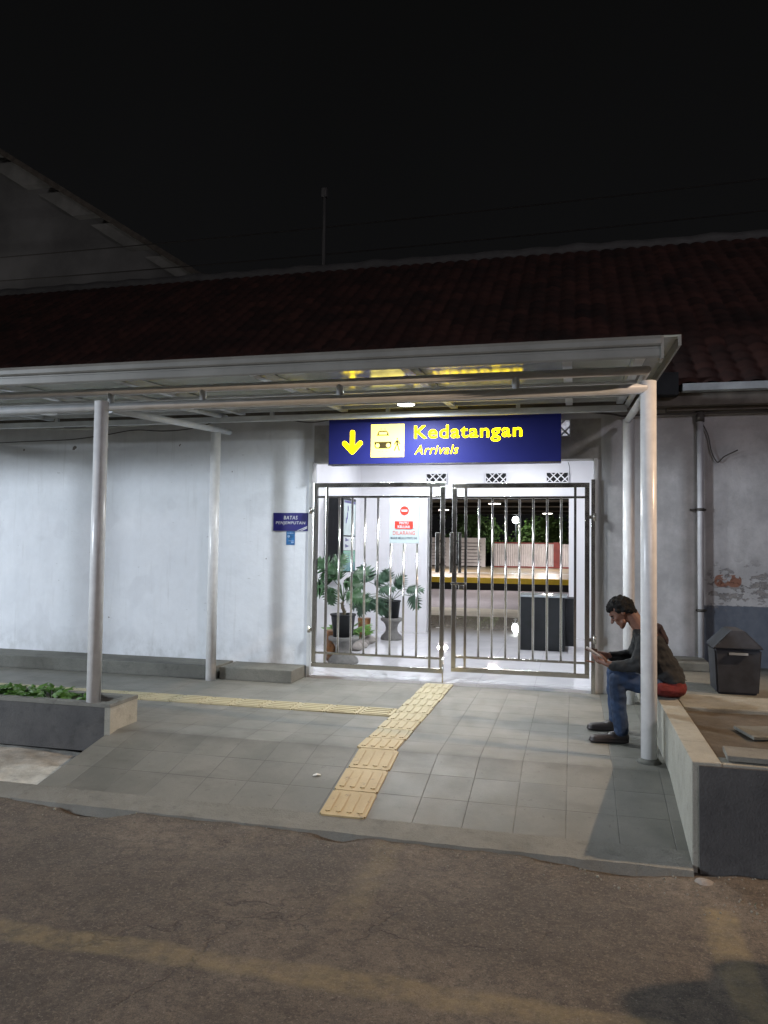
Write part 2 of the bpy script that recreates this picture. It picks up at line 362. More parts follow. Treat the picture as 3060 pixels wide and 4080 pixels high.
def tag(o, label=None, cat=None, group=None, kind=None):
    if label: o['label'] = label
    if cat: o['category'] = cat
    if group: o['group'] = group
    if kind: o['kind'] = kind
    return o
def thing(name, loc, label, cat, group=None):
    o = bpy.data.objects.new(name, None); COL.objects.link(o); o.location = loc; o.empty_display_size = .1
    WL[o.name] = Vector(loc); return tag(o, label, cat, group)
def copy_tree(o, parent=None):
    c = o.copy(); COL.objects.link(c)
    if parent is not None: c.parent = parent
    WL[c.name] = WL[o.name].copy()
    for ch in list(o.children): copy_tree(ch, c)
    return c
def text_part(txt, x0, x1, z0, z1, y, mat, parent, bold=.012, shear=0, th=.004, name='lettering', sp=1.06):
    cu = bpy.data.curves.new('txt', 'FONT'); cu.body = txt; cu.size = 1; cu.offset = bold; cu.space_character = sp; cu.extrude = .01; cu.shear = shear; cu.resolution_u = 6
    t = bpy.data.objects.new('txt', cu); COL.objects.link(t); bpy.context.view_layer.update()
    me = bpy.data.meshes.new_from_object(t.evaluated_get(bpy.context.evaluated_depsgraph_get()))
    bpy.data.objects.remove(t); bpy.data.curves.remove(cu)
    xs = [v.co.x for v in me.vertices]; ys = [v.co.y for v in me.vertices]
    a, b, c, d = min(xs), max(xs), min(ys), max(ys)
    for v in me.vertices:
        v.co = Vector((x0 + (v.co.x - a) / (b - a) * (x1 - x0), y + (-th if v.co.z > 0 else 0), z0 + (v.co.y - c) / (d - c) * (z1 - z0)))
    return link_mesh(name, me, mat, parent)
def blob(name, prims, voxel, mat, parent, smooth=4, disp=None):
    """one continuous surface out of overlapping tapered limbs: union by voxel remesh"""
    b = bmesh.new()
    for pr in prims:
        p0, r0, p1, r1 = (pr + (None, None))[:4] if len(pr) < 4 else pr
        t = bmesh.new(); pts = []
        for p, r in ((p0, r0), (p1, r1)):
            if p is None: continue
            rr = r if isinstance(r, tuple) else (r, r, r)
            q = bmesh.new(); bmesh.ops.create_icosphere(q, subdivisions=2, radius=1)
            pts += [Vector((p[0] + v.co.x * rr[0], p[1] + v.co.y * rr[1], p[2] + v.co.z * rr[2])) for v in q.verts]; q.free()
        vs = [t.verts.new(p) for p in pts]; h = bmesh.ops.convex_hull(t, input=vs)
        bmesh.ops.delete(t, geom=[g for g in h['geom_interior'] if isinstance(g, bmesh.types.BMVert)], context='VERTS')
        me = bpy.data.meshes.new('t'); t.to_mesh(me); t.free(); b.from_mesh(me); bpy.data.meshes.remove(me)
    me = bpy.data.meshes.new('t'); b.to_mesh(me); b.free()
    o = bpy.data.objects.new('t', me); COL.objects.link(o)
    m = o.modifiers.new('r', 'REMESH'); m.mode = 'VOXEL'; m.voxel_size = voxel; m.use_smooth_shade = True
    if smooth: k = o.modifiers.new('s', 'SMOOTH'); k.iterations = smooth; k.factor = .5
    bpy.context.view_layer.update()
    me2 = bpy.data.meshes.new_from_object(o.evaluated_get(bpy.context.evaluated_depsgraph_get()))
    bpy.data.objects.remove(o); bpy.data.meshes.remove(me)
    for p in me2.polygons: p.use_smooth = True
    if disp:
        for v in me2.vertices: v.co += v.normal * disp(v.co)
    return link_mesh(name, me2, mat, parent)

# ------------------------------------------------------------------ camera
cam = bpy.data.cameras.new('camera'); co = bpy.data.objects.new('camera', cam); COL.objects.link(co); SC.camera = co
yaw, pitch, roll = R(13.911), R(2.375), R(.714)
fwd = Vector((-math.sin(yaw) * math.cos(pitch), math.cos(yaw) * math.cos(pitch), math.sin(pitch)))
rt = Vector((math.cos(yaw), math.sin(yaw), 0)); up = rt.cross(fwd)
r2 = math.cos(roll) * rt + math.sin(roll) * up; u2 = -math.sin(roll) * rt + math.cos(roll) * up
co.matrix_world = Matrix(((r2.x, u2.x, -fwd.x, 0), (r2.y, u2.y, -fwd.y, 0), (r2.z, u2.z, -fwd.z, 1.5), (0, 0, 0, 1)))
cam.sensor_fit = 'VERTICAL'; cam.sensor_height = 24; cam.lens = 18.0; cam.clip_start = .05; cam.clip_end = 600
SC.render.resolution_x = 768; SC.render.resolution_y = 1024
SC.view_settings.view_transform = 'Standard'; SC.view_settings.look = 'None'; SC.view_settings.gamma = 1; SC.view_settings.exposure = 0

# ------------------------------------------------------------------ ground
def nz(x, y, s=1, seed=0): return noise.noise(Vector((x * s, y * s, seed)))
RB, RF, ZF = 5.5, 4.42, -.21
def zg(y): return 0 if y >= RB else ZF * (RB - y) / (RB - RF)
mb = MB()
mb.face([(-150, -150, -.30), (150, -150, -.30), (150, 250, -.30), (-150, 250, -.30)])
tag(mb.build('ground', M['soil']), kind='structure')
def roadz(x, y):
    z = -.240 + .010 * nz(x, y, 1.1) + .006 * nz(x, y, 5, 3)
    e = max(0, 1 - abs(y - 4.40) / .28)                       # heave and broken edge along the kerb
    z += e * (.017 + .030 * nz(x, 0, 1.7, 9) + .014 * nz(x, y, 9, 4))
    for cx, cy, rx, ry, d in ((-2.95, 4.42, .28, .10, .05), (-1.35, 4.40, .16, .06, .045), (.30, 4.43, .9, .10, .03)):
        q = ((x - cx) / rx) ** 2 + ((y - cy) / ry) ** 2
        if q < 1: z -= d * (1 - q)
    return z
mb = MB(); mb.grid(lambda u, v: (lambda x, y: (x, y, roadz(x, y)))(-9 + 15 * u, -3 + 7.62 * v), 330, 170)
tag(mb.build('road', M['road']), kind='structure')
mb = MB(); mb.grid(lambda u, v: (lambda x, y: (x, y, -.195 + .03 * nz(x, y, 1.5, 2) + .012 * nz(x, y, 9, 5) - .16 * max(0, (4.60 - y))))(-9 + 5.5 * u, 4.47 + 1.13 * v), 150, 44)
tag(mb.build('concrete_patch', M['pale']), kind='structure')
# raised pavement with its ramp
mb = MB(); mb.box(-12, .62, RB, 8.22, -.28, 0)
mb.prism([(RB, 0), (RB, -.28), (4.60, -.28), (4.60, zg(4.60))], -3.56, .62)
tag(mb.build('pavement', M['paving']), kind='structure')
mb = MB()
def kerbf(u, v):
    x = -4.60 + 5.22 * u; 
    if v < .5: y = 4.60 - (4.60 - 4.42) * v * 2; z = zg(y) + .002
    else: y = 4.42 - .012 * (v - .5) * 2; z = zg(4.42) - .06 * (v - .5) * 2
    if v > .3: y += .010 * nz(x, 0, 6, 1) + .018 * max(0, nz(x, 0, 1.9, 5)); z += .004 * nz(x, y, 12)
    return (x, y, z)
mb.grid(kerbf, 220, 8, False); tag(mb.build('kerb', M['kerb']), kind='structure')

def tactile_tile(cx, cy, lengthwise, parent, jit):
    mb = MB(); h = .147; off = jit
    def slab(x0, x1, y0, y1, z0, z1, r=.006):
        b = bmesh.new(); bmesh.ops.create_cube(b, size=1)
        for v in b.verts: v.co = Vector(((x0 + x1) / 2 + v.co.x * (x1 - x0), (y0 + y1) / 2 + v.co.y * (y1 - y0), (z0 + z1) / 2 + v.co.z * (z1 - z0)))
        ed = [e for e in b.edges if abs(e.verts[0].co.z - e.verts[1].co.z) > 1e-6]
        bmesh.ops.bevel(b, geom=ed, offset=r, segments=4, affect='EDGES'); mb.merge(b)
    slab(cx - h, cx + h, cy - h, cy + h, -.004, .012, .012)
    for k in range(4):
        o = -.105 + .07 * k
        if lengthwise: slab(cx + o - .017, cx + o + .017, cy - .125, cy + .125, .0115, .017, .0165)
        else: slab(cx - .125, cx + .125, cy + o - .017, cy + o + .017, .0115, .017, .0165)
    for v in mb.bm.verts: v.co.x += off; v.co.z += zg(v.co.y)
    return mb.build('tile', M['tactile'], parent)
t = thing('tactile_paving', (-1.39, 6.4, 0), 'strip of yellow ribbed guidance tiles running from the gate down the ramp', 'tactile paving')
y = 8.06
while y > 4.66:
    tactile_tile(-1.39, y - .15 + .15, True, t, random.uniform(-.008, .008) + (.02 if y < 5.6 else 0)); y -= .303
t = thing('tactile_paving', (-5, 6.7, 0), 'faded yellow guidance tiles crossing the pavement behind the low planter', 'tactile paving')
x = -1.69
while x > -9.2:
    tactile_tile(x, 6.70, False, t, 0); x -= .303

# ------------------------------------------------------------------ station building
B = thing('station_building', (-1.35, 9, 0), 'white plastered single storey station building with red tiled roof', 'building')
Y0, Y1 = 8.22, 8.42
mb = MB(); mb.box(-14, -2.89, Y0, Y1, -.25, 3.02); mb.build('front_wall', M['wall'], B)
mb = MB(); mb.box(.20, 8, Y0, Y1, -.25, 3.02); mb.build('front_wall', M['wall'], B)
VX0, VX1, VZ0, VZ1 = -.40, -.035, 2.645, 2.835
mb = MB(); mb.box(-2.89, VX0, Y0, Y1, 2.41, 3.02); mb.box(VX1, .20, Y0, Y1, 2.41, 3.02); mb.box(VX0, VX1, Y0, Y1, 2.41, VZ0); mb.box(VX0, VX1, Y0, Y1, VZ1, 3.02)
mb.build('lintel', M['wall'], B)
def vent(parent, x0, x1, z0, z1, y, back=True, mat='white'):
    mb = MB(); d = .05; w = .012
    mb.box(x0, x1, y, y + d, z0, z0 + w); mb.box(x0, x1, y, y + d, z1 - w, z1); mb.box(x0, x0 + w, y, y + d, z0 + w, z1 - w); mb.box(x1 - w, x1, y, y + d, z0 + w, z1 - w)
    zc = (z0 + z1) / 2; hh = z1 - z0
    n = 3
    for k in range(n + 1):
        xc = x0 + (x1 - x0) * k / n
        for sgn in (1, -1):
            a, b = (xc, z0), (xc + sgn * hh, z1); t = .011
            pts = []
            lo, hi = x0 + w, x1 - w
            ax, az, bx, bz = a[0], a[1], b[0], b[1]
            def at(xx): return az + (xx - ax) / (bx - ax) * (bz - az)
            cx0, cx1 = max(lo, min(ax, bx)), min(hi, max(ax, bx))
            if cx1 - cx0 < .01: continue
            mb.plate([(cx0, at(cx0) - t), (cx1, at(cx1) - t), (cx1, at(cx1) + t), (cx0, at(cx0) + t)], y + .004 + .002 * (sgn > 0), y + d - .004)
    o = mb.build('ventilation_block', M[mat], parent)
    if back:
        mb = MB(); mb.box(x0 + .004, x1 - .004, y + d, y + d + .01, z0 + .004, z1 - .004); mb.build('opening', M['dark'], o)  # dark sheet stands for the unlit holes behind the lattice
    return o
vent(B, VX0, VX1, VZ0, VZ1, Y0 + .02, False, 'trim')
# hall behind the gate
YB = 12.65
mb = MB(); mb.box(-3.70, -3.55, Y1, YB + .2, 0, 3.1); mb.build('hall_wall', M['white'], B)
mb = MB(); mb.box(.30, .45, Y1, YB + .2, 0, 3.1); mb.build('hall_wall', M['white'], B)
mb = MB(); mb.box(-3.55, -2.38, YB, YB + .2, 0, 3.05); mb.box(-2.38, -.08, YB, YB + .2, 2.27, 3.05); mb.box(-.08, .30, YB, YB + .2, 0, 3.05)
mb.box(-3.55, -2.55, YB - .012, YB, 0.03, .13)
mb.build('hall_end_wall', M['white'], B)
mb = MB(); mb.box(-3.70, .45, Y1, YB + .2, 3.05, 3.15); mb.build('ceiling', M['white'], B)
for x0 in (-2.41, -1.42, -.44): vent(B, x0, x0 + .355, 2.515, 2.69, YB - .055)
for k, (x0, x1) in enumerate(((-2.905, -2.865), (.20, .235))):
    mb = MB(); mb.box(x0, x1, Y0 - .03, Y0 + .1, 0, 2.42 if k == 0 else 2.41, .004); mb.build('door_jamb', M['trim'], B)
# tiled roof: waves across, steps up the slope
def rooff(u, v):
    x = -15 + 25 * u; j = v * 24; fr = j - math.floor(j)
    y = 7.95 + 5.1 * v; z = 3.09 + 3.35 * v + .035 * abs(math.sin(math.pi * x / .2)) - .03 * fr
    return (x, y, z)
mb = MB(); mb.grid(rooff, 1000, 96); mb.build('roof', M['tile'], B)
mb = MB(); mb.tube([(-15 + .35 * k, 13.08, 6.44 + .03 * nz(k, 0, .5) + (.025 if k % 2 else 0)) for k in range(72)], .11, 8); mb.build('ridge', M['mast'], B)
mb = MB(); mb.prism([(13.1, 6.4), (18, 3.1), (18, 3.0), (13.1, 6.2)], -15, 10); mb.build('rear_roof', M['tile'], B)
mb = MB(); mb.box(-14, 8, 7.99, 8.215, 2.90, 3.035); mb.box(.9, 8, 8.1, 8.215, 2.865, 2.895); mb.build('eave_board', M['darkwood'], B)
mb = MB(); mb.prism([(7.86, 3.02), (7.98, 3.02), (7.98, 3.085), (7.84, 3.085)], 1.02, 8); mb.build('eave_gutter', M['zinc'], B)
mb = MB(); mb.box(.78, .98, 7.84, 8.0, 2.98, 3.20); mb.build('gutter_box', M['black'], B)
# hall floor
mb = MB(); mb.box(-3.55, .30, Y1, 15.9, -.1, .03); mb.box(-2.89, .20, Y0 - .03, Y1, -.1, .028); mb.box(-14, -3.55, 12.85, 15.9, -.1, .03); mb.box(.30, 8, 12.85, 15.9, -.1, .03)
tag(mb.build('hall_floor', M['marble']), kind='structure')
mb = MB(); mb.box(-20, 8, 15.9, 18.4, -.2, -.01); tag(mb.build('near_platform_edge', M['oldgrey']), kind='structure')
mb = MB(); mb.box(-20, 8, 18.4, 26.4, -.25, -.03); tag(mb.build('track_bed', M['track']), kind='structure')
FP = thing('far_platform', (-3, 33, 0), 'long low platform across the tracks with a yellow painted edge', 'platform')
mb = MB(); mb.box(-20, 8, 26.45, 42, -.2, .37); mb.build('platform_slab', M['farplat'], FP)
mb = MB(); mb.box(-20, 8, 26.38, 26.449, .20, .385); mb.build('edge_line', M['yline'], FP)
mb = MB(); mb.box(-20, 8, 26.40, 26.449, -.2, .198); mb.build('platform_face', M['dark'], FP)  # face coloured near black for the shade at the platform foot
mb = MB(); mb.box(-20, 8, 31, 31.5, .37, .376); mb.build('painted_line', M['board2'], FP)

# concrete ledge
mb = MB(); mb.box(-14, -3.80, 7.76, 8.22, 0, .14, .008); mb.build_ = 0
L = thing('concrete_ledge', (-6, 8, 0), 'low grey concrete ledge along the foot of the white wall', 'ledge')
mb.build('ledge_section', M['ledge'], L)
mb = MB(); mb.box(-3.76, -2.92, 7.78, 8.22, 0, .135, .01); mb.build('ledge_section', M['ledge'], L)

# ------------------------------------------------------------------ canopy
K = thing('canopy', (-4, 6.8, 0), 'pale steel pipe canopy with glossy roof sheet sheltering the pavement', 'canopy')
LP = (-3.80, 5.60); RP = (.512, 5.72)
def pole(x, y, z0, z1):
    mb = MB(); mb.cyl((x, y, z0), (x, y, z1), .055, n=32); o = mb.build('pole', M['bpole'], K)
    return o
pole(RP[0], RP[1], -.02, 2.68); pole(LP[0] + .095, 5.432, .2195, 2.62); pole(.515, 7.79, 0, 2.74); pole(-3.83, 7.72, 0, 2.72); pole(-8.1, 5.50, .1, 2.62); pole(-8.1, 7.72, 0, 2.72)
mb = MB(); mb.cyl((RP[0], RP[1], 0), (RP[0], RP[1], .03), .085, .06, 20); mb.build('pole_footing', M['ledge'], K)
def zs(y): return 2.845 + .054 * (y - 5.2)         # underside of the roof sheet
XL, XR = -13, .50
for y in (5.70,):
    for z in (2.625, 2.755):
        mb = MB(); mb.cyl((XL, y, z), (XR, y, z), .038 if z < 2.7 else .032, n=16); mb.build('beam', M['beam'], K)
    for x in (-5.0, -3.80, -2.95, -1.78, -.42):
        mb = MB(); mb.cyl((x, y, 2.64), (x, y, 2.745), .028, n=14); mb.build('strut', M['beam'], K)
for z in (2.862, 2.945):
    mb = MB(); mb.box(XL, XR, 7.765, 7.815, z - (.040 if z < 2.9 else .02), z + .02, .004); mb.build('beam', M['beam'], K)
for x in (-5.9, -3.83, -3.2, -1.9, -.55):
    mb = MB(); mb.box(x - .02, x + .02, 7.77, 7.81, 2.882, 2.925); mb.build('strut', M['beam'], K)
for x in (-3.80, .505, -8.1):                      # side beams between front and back poles
    mb = MB(); mb.cyl((x, 5.69, 2.605), (x, 8.0, 2.745), .032, n=16); mb.build('side_beam', M['beam'], K)
    mb = MB(); mb.cyl((x, 5.69, 2.76), (x, 7.9, 2.90), .026, n=16); mb.build('side_beam', M['beam'], K)
for x in (-7.3, -6.1, -4.85, -3.62, -2.42, -1.22, -.05, .44, -8.6):
    mb = MB(); v = [(5.24, zs(5.24) - .068), (7.95, zs(7.95) - .068), (7.95, zs(7.95) - .006), (5.24, zs(5.24) - .006)]
    mb.prism(v, x - .034, x + .034); mb.build('rafter', M['beam'], K)
for y in (6.45, 7.2):
    mb = MB(); z = zs(y) - .0695; mb.box(XL, XR, y - .015, y + .015, z - .025, z, .003); mb.build('purlin', M['beam'], K)
mb = MB(); mb.prism([(5.14, zs(5.14)), (8.06, zs(8.06)), (8.06, zs(8.06) + .012), (5.14, zs(5.14) + .012)], XL, .66); mb.build('roof_sheet', M['sheet'], K)
# gutter profile along the front edge
mb = MB(); mb.prism([(5.235, 2.75), (5.13, 2.708), (5.118, 2.72), (5.118, 2.765), (5.128, 2.772), (5.128, 2.782), (5.108, 2.786), (5.098, 2.795), (5.098, 2.825), (5.085, 2.842), (5.14, 2.842), (5.235, 2.80)], XL, .535); mb.build('gutter', M['gutter'], K)
mb = MB(); mb.box(.535, .55, 5.10, 5.24, 2.70, 2.84); mb.build('gutter_end', M['gutter'], K)
mb = MB(); mb.prism([(5.10, 2.775), (8.06, zs(8.06) - .07), (8.06, zs(8.06) - .004), (5.10, 2.838)], .640, .655); mb.build('side_flashing', M['gutter'], K)

def downlight(x, y, z, r, power, color, label, cat='lamp', spread=180, group=None, lit=True, name='ceiling_lamp', drop=.03):
    t = thing(name, (x, y, z), label, cat, group)
    mb = MB(); mb.lathe(x, y, [(r * .95, z + drop), (r * 1.12, z + drop * .6), (r * 1.12, z), (r * 1.0, z)], 28); mb.build('housing', M['trim'], t)
    mb = MB(); mb.lathe(x, y, [(.001, z - .003), (r * .98, z - .002), (r * .98, z + .004)], 28, False)
    mb.build('diffuser', pbr('lamp_diffuser', (.8, .8, .8), .4, var=0, emit=color if lit else None, es=25 if lit else 0), t)
    if lit:
        l = bpy.data.lights.new('lamp_light', 'AREA'); l.shape = 'DISK'; l.size = r * 1.9; l.energy = power; l.color = color; l.spread = R(spread)
        o = bpy.data.objects.new('lamp_light', l); COL.objects.link(o); o.parent = t; o.location = (0, 0, -.006)
    return t
downlight(-1.60, 7.30, 2.865, .082, 85, (.90, .96, 1.0), 'bright round lamp hanging under the canopy above the blue sign')
downlight(-5.42, 7.00, 2.83, .082, 0, (1, 1, 1), 'unlit round lamp under the left part of the canopy', lit=False)
downlight(-9.3, 7.00, 2.83, .082, 70, (.88, .94, 1.0), 'lit canopy lamp farther along to the left, outside the picture')

# ------------------------------------------------------------------ arrivals sign
S = thing('arrivals_sign', (-1.37, 8.05, 2.35), 'long blue illuminated sign with yellow arrow, train symbol and Kedatangan lettering', 'sign')
ys = 7.95
mb = MB(); mb.box(-2.60, -.13, ys, ys + .14, 2.35, 2.885, .004); mb.build('sign_box', M['signblue'], S)
mb = MB(); mb.box(-2.603, -.127, ys - .004, ys + .02, 2.345, 2.358); mb.build('bottom_rail', M['steel'], S)
for x in (-2.3, -.4):
    mb = MB(); mb.box(x - .02, x + .02, ys + .14, Y0, 2.5, 2.54); mb.build('bracket', M['steel'], S)
text_part('Kedatangan', -1.648, -.520, 2.575, 2.757, ys - .001, M['yellow'], S, bold=.012, sp=1.10)
text_part('Arrivals', -1.642, -1.176, 2.452, 2.547, ys - .001, M['yellow'], S, bold=.0, shear=.28, sp=1.12)
mb = MB(); cx = -2.330
def stroke(mb, a, b, r, y0, y1, n=10):
    ax, az = a; bx, bz = b; an = math.atan2(bz - az, bx - ax); pts = []
    for i in range(n + 1): t = an + math.pi / 2 + math.pi * i / n; pts.append((ax + r * math.cos(t), az + r * math.sin(t)))
    for i in range(n + 1): t = an - math.pi / 2 + math.pi * i / n; pts.append((bx + r * math.cos(t), bz + r * math.sin(t)))
    mb.plate(pts, y0, y1)
stroke(mb, (cx, 2.70), (cx, 2.49), .025, ys - .006, ys); stroke(mb, (cx - .088, 2.583), (cx, 2.49), .025, ys - .0065, ys); stroke(mb, (cx + .088, 2.583), (cx, 2.49), .025, ys - .007, ys)
mb.build('arrow', M['yellow'], S)
mb = MB(); mb.box(-2.121, -1.758, ys - .006, ys, 2.428, 2.780); pp = mb.build('pictogram_panel', M['yellow2'], S)
yp = ys - .0065
mb = MB()
# train front: cab outline, body with two headlights, walking figure
mb.plate([(-2.058, 2.658), (-2.042, 2.698), (-2.028, 2.712), (-1.950, 2.712), (-1.936, 2.698), (-1.920, 2.658)], yp - .003, yp)
mb.disc(-2.010, 2.730, .0055, yp - .003, yp, 10); mb.disc(-1.967, 2.730, .0055, yp - .003, yp, 10)
mb.plate([(-2.081, 2.592), (-1.897, 2.592), (-1.897, 2.545), (-1.905, 2.528), (-1.922, 2.520), (-2.056, 2.520), (-2.073, 2.528), (-2.081, 2.545)], yp - .003, yp)
for x in (-2.03, -1.99, -1.945): mb.disc(x, 2.49, .003, yp - .003, yp, 8)
mb.disc(-1.831, 2.622, .008, yp - .003, yp, 12)
mb.plate([(-1.842, 2.606), (-1.820, 2.606), (-1.822, 2.560), (-1.840, 2.560)], yp - .003, yp)
for a, b in (((-1.840, 2.598), (-1.860, 2.566)), ((-1.822, 2.598), (-1.804, 2.568)), ((-1.836, 2.562), (-1.860, 2.498)), ((-1.828, 2.562), (-1.810, 2.500))): stroke(mb, a, b, .0055, yp - .0035, yp)
mb.build('train_symbol', M['pict'], pp)
mb = MB(); mb.plate([(-2.034, 2.670), (-2.030, 2.697), (-1.948, 2.697), (-1.944, 2.670)], yp - .0045, yp - .003)
mb.build('train_window', M['yellow2'], pp)
for x in (-2.046, -1.929):
    mb = MB(); mb.disc(x, 2.553, .022, yp - .0045, yp - .003, 24); mb.build('train_headlight', M['yellow2'], pp)

# ------------------------------------------------------------------ pickup limit plate and sticker
S2 = thing('wall_sign', (-3.13, Y0, 1.634), 'navy plate reading BATAS PENJEMPUTAN on the white wall left of the gate', 'sign')
mb = MB(); mb.box(-3.335, -2.92, Y0 - .012, Y0, 1.634, 1.839, .002); mb.build('plate', M['navy'], S2)
text_part('BATAS', -3.206, -3.041, 1.763, 1.805, Y0 - .0125, M['wtext'], S2, bold=.012, shear=.12, sp=1.15, th=.002)
text_part('PENJEMPUTAN', -3.302, -2.947, 1.699, 1.742, Y0 - .0125, M['wtext'], S2, bold=.012, shear=.12, sp=1.15, th=.002)
mb = MB(); mb.plate([(-3.05, 1.636), (-3.03, 1.636), (-2.922, 1.678), (-2.922, 1.690)], Y0 - .015, Y0 - .012); mb.plate([(-3.005, 1.636), (-2.985, 1.636), (-2.922, 1.664), (-2.922, 1.675)], Y0 - .015, Y0 - .012); mb.build('stripe_mark', M['wtext'], S2)
S3 = thing('notice_sticker', (-3.125, Y0, 1.475), 'small blue notice stuck on the wall below the navy plate', 'notice')
mb = MB(); mb.box(-3.176, -3.074, Y0 - .004, Y0, 1.475, 1.631); mb.build('sheet', M['sticker'], S3)
mb = MB(); mb.box(-3.165, -3.088, Y0 - .0055, Y0 - .004, 1.604, 1.613); mb.build('print_line', M['sticker2'], S3)
mb = MB(); mb.disc(-3.148, 1.572, .015, Y0 - .0055, Y0 - .004); mb.build('print_dot', M['sticker2'], S3)
mb = MB(); mb.box(-3.15, -3.085, Y0 - .0055, Y0 - .004, 1.517, 1.524); mb.build('print_line', M['sticker2'], S3)
mb = MB(); mb.box(-3.115, -3.085, Y0 - .0055, Y0 - .004, 1.495, 1.512); mb.build('print_block', M['sticker2'], S3)

# ------------------------------------------------------------------ gate leaves
def leaf_frame(G, xa, xb, z0, z1, zr0, zr1, xs0, xs1, yg, cut=None):
    mb = MB(); w = .024
    for (a, b, c, d) in ((xa, xb, z1 - w * 2, z1), (xa, xb, z0, z0 + w * 2)): mb.box(a, b, yg - .02, yg + .02, c, d, .003)
    for x in (xa, xb - w * 2): mb.box(x, x + w * 2, yg - .0195, yg + .0195, z0 + w * 2, z1 - w * 2, .003)
    mb.build('frame', M['steel'], G)
    for z in (zr0, zr1):
        mb = MB(); mb.box(xa + 2 * w, xb - 2 * w, yg - .012, yg + .012, z - .012, z + .012, .002); mb.build('rail', M['steel'], G)
    for x in (xs0, xs1):
        mb = MB(); mb.box(x - .013, x + .013, yg - .0135, yg + .0135, z0 + 2 * w, z1 - 2 * w, .002); mb.build('upright', M['steel'], G)
    for k in range(1, 8):
        x = xs0 + (xs1 - xs0) * k / 8; zt = zr1 - .012
        if cut and k in cut[0]: zt = cut[1]
        mb = MB(); mb.cyl((x, yg, zr0 + .012), (x, yg, zt), .0125, n=14); mb.build('bar', M['steel'], G)
YG = 8.16
G1 = thing('gate_leaf', (-2.83, YG, .13), 'left stainless steel gate leaf carrying the no entry board', 'gate', 'gate leaves')
leaf_frame(G1, -2.83, -1.345, .13, 2.17, .285, 2.015, -2.675, -1.50, YG, ((5, 6, 7), 1.505))
mb = MB(); mb.cyl((-1.352, YG - .03, .035), (-1.352, YG - .03, .30), .008, n=10); mb.build('drop_bolt', M['steel'], G1)
mb = MB(); mb.box(-1.44, -1.395, YG - .045, YG - .025, 1.20, 1.63, .004); mb.box(-1.42, -1.36, YG - .03, YG - .02, 1.28, 1.30); mb.box(-1.42, -1.36, YG - .03, YG - .02, 1.53, 1.55); mb.build('pull_handle', M['steel'], G1)
for z in (1.86, .54):
    mb = MB(); mb.cyl((-2.862, YG - .02, z - .035), (-2.862, YG - .02, z + .035), .018, n=14); mb.box(-2.86, -2.80, YG - .03, YG - .015, z - .02, z + .02); mb.build('hinge', M['steel'], G1)
G2 = thing('gate_leaf', (.15, YG, .15), 'right stainless steel gate leaf with plain bars beside the seated man', 'gate', 'gate leaves')
leaf_frame(G2, -1.265, .155, .155, 2.155, .31, 2.005, -1.12, .012, YG)
mb = MB(); mb.box(-1.285, -1.245, YG - .045, YG - .025, 1.20, 1.63, .004); mb.box(-1.195, -1.16, YG - .045, YG - .025, 1.20, 1.63, .004); mb.box(-1.25, -1.17, YG - .03, YG - .02, 1.53, 1.55); mb.box(-1.25, -1.17, YG - .03, YG - .02, 1.28, 1.30); mb.build('pull_handle', M['steel'], G2)
mb = MB(); mb.box(-1.27, -1.11, YG - .04, YG - .024, 1.075, 1.10, .003); mb.box(-1.19, -1.13, YG - .045, YG - .02, 1.02, 1.075, .006); mb.build('lock', M['steel'], G2)
mb = MB(); mb.box(-1.235, -1.14, YG - .03, YG - .022, .715, .723); mb.build('latch', M['steel'], G2)
G3 = thing('gate_post', (.195, YG + .02, .03), 'steel post at the right jamb holding the right gate leaf', 'gate post')
mb = MB(); mb.box(.172, .214, YG, YG + .05, .0, 2.19, .003); mb.build('post', M['steel'], G3)
for z in (1.80, .55):
    mb = MB(); mb.cyl((.205, YG - .012, z - .04), (.205, YG - .012, z + .04), .018, n=14); mb.box(.15, .215, YG - .02, YG - .004, z - .018, z + .018); mb.build('hinge', M['steel'], G3)
# no entry board
S4 = thing('no_entry_sign', (-1.785, YG - .03, 1.51), 'pale board with red no entry disc reading PINTU KELUAR DILARANG on the gate', 'sign')
yb = YG - .034
mb = MB(); mb.box(-1.947, -1.622, yb, yb + .012, 1.510, 2.002, .003); mb.build('board', M['board'], S4)
mb = MB(); mb.box(-1.873, -1.683, yb - .003, yb, 1.668, 1.972, .0008); mb.build('label_panel', M['board2'], S4)
mb = MB(); mb.disc(-1.783, 1.862, .049, yb - .006, yb - .003); mb.build('red_disc', M['red'], S4)
mb = MB(); mb.box(-1.815, -1.751, yb - .008, yb - .006, 1.852, 1.872); mb.build('white_bar', M['wtext'], S4)
mb = MB(); mb.plate([(-1.889, 1.747), (-1.687, 1.747), (-1.687, 1.675), (-1.699, 1.664), (-1.877, 1.664), (-1.889, 1.675)], yb - .005, yb - .0031); mb.build('red_banner', M['red'], S4)
text_part('PINTU', -1.838, -1.737, 1.713, 1.740, yb - .0051, M['wtext'], S4, bold=.03, th=.0015)
text_part('KELUAR', -1.856, -1.718, 1.672, 1.702, yb - .0051, M['wtext'], S4, bold=.03, th=.0015)
text_part('DILARANG', -1.910, -1.664, 1.598, 1.643, yb - .0005, M['redt'], S4, bold=.01, th=.0015)
text_part('MASUK MELALUI PINTU INI', -1.934, -1.645, 1.552, 1.578, yb - .0005, M['blk'], S4, bold=.02, th=.0015)

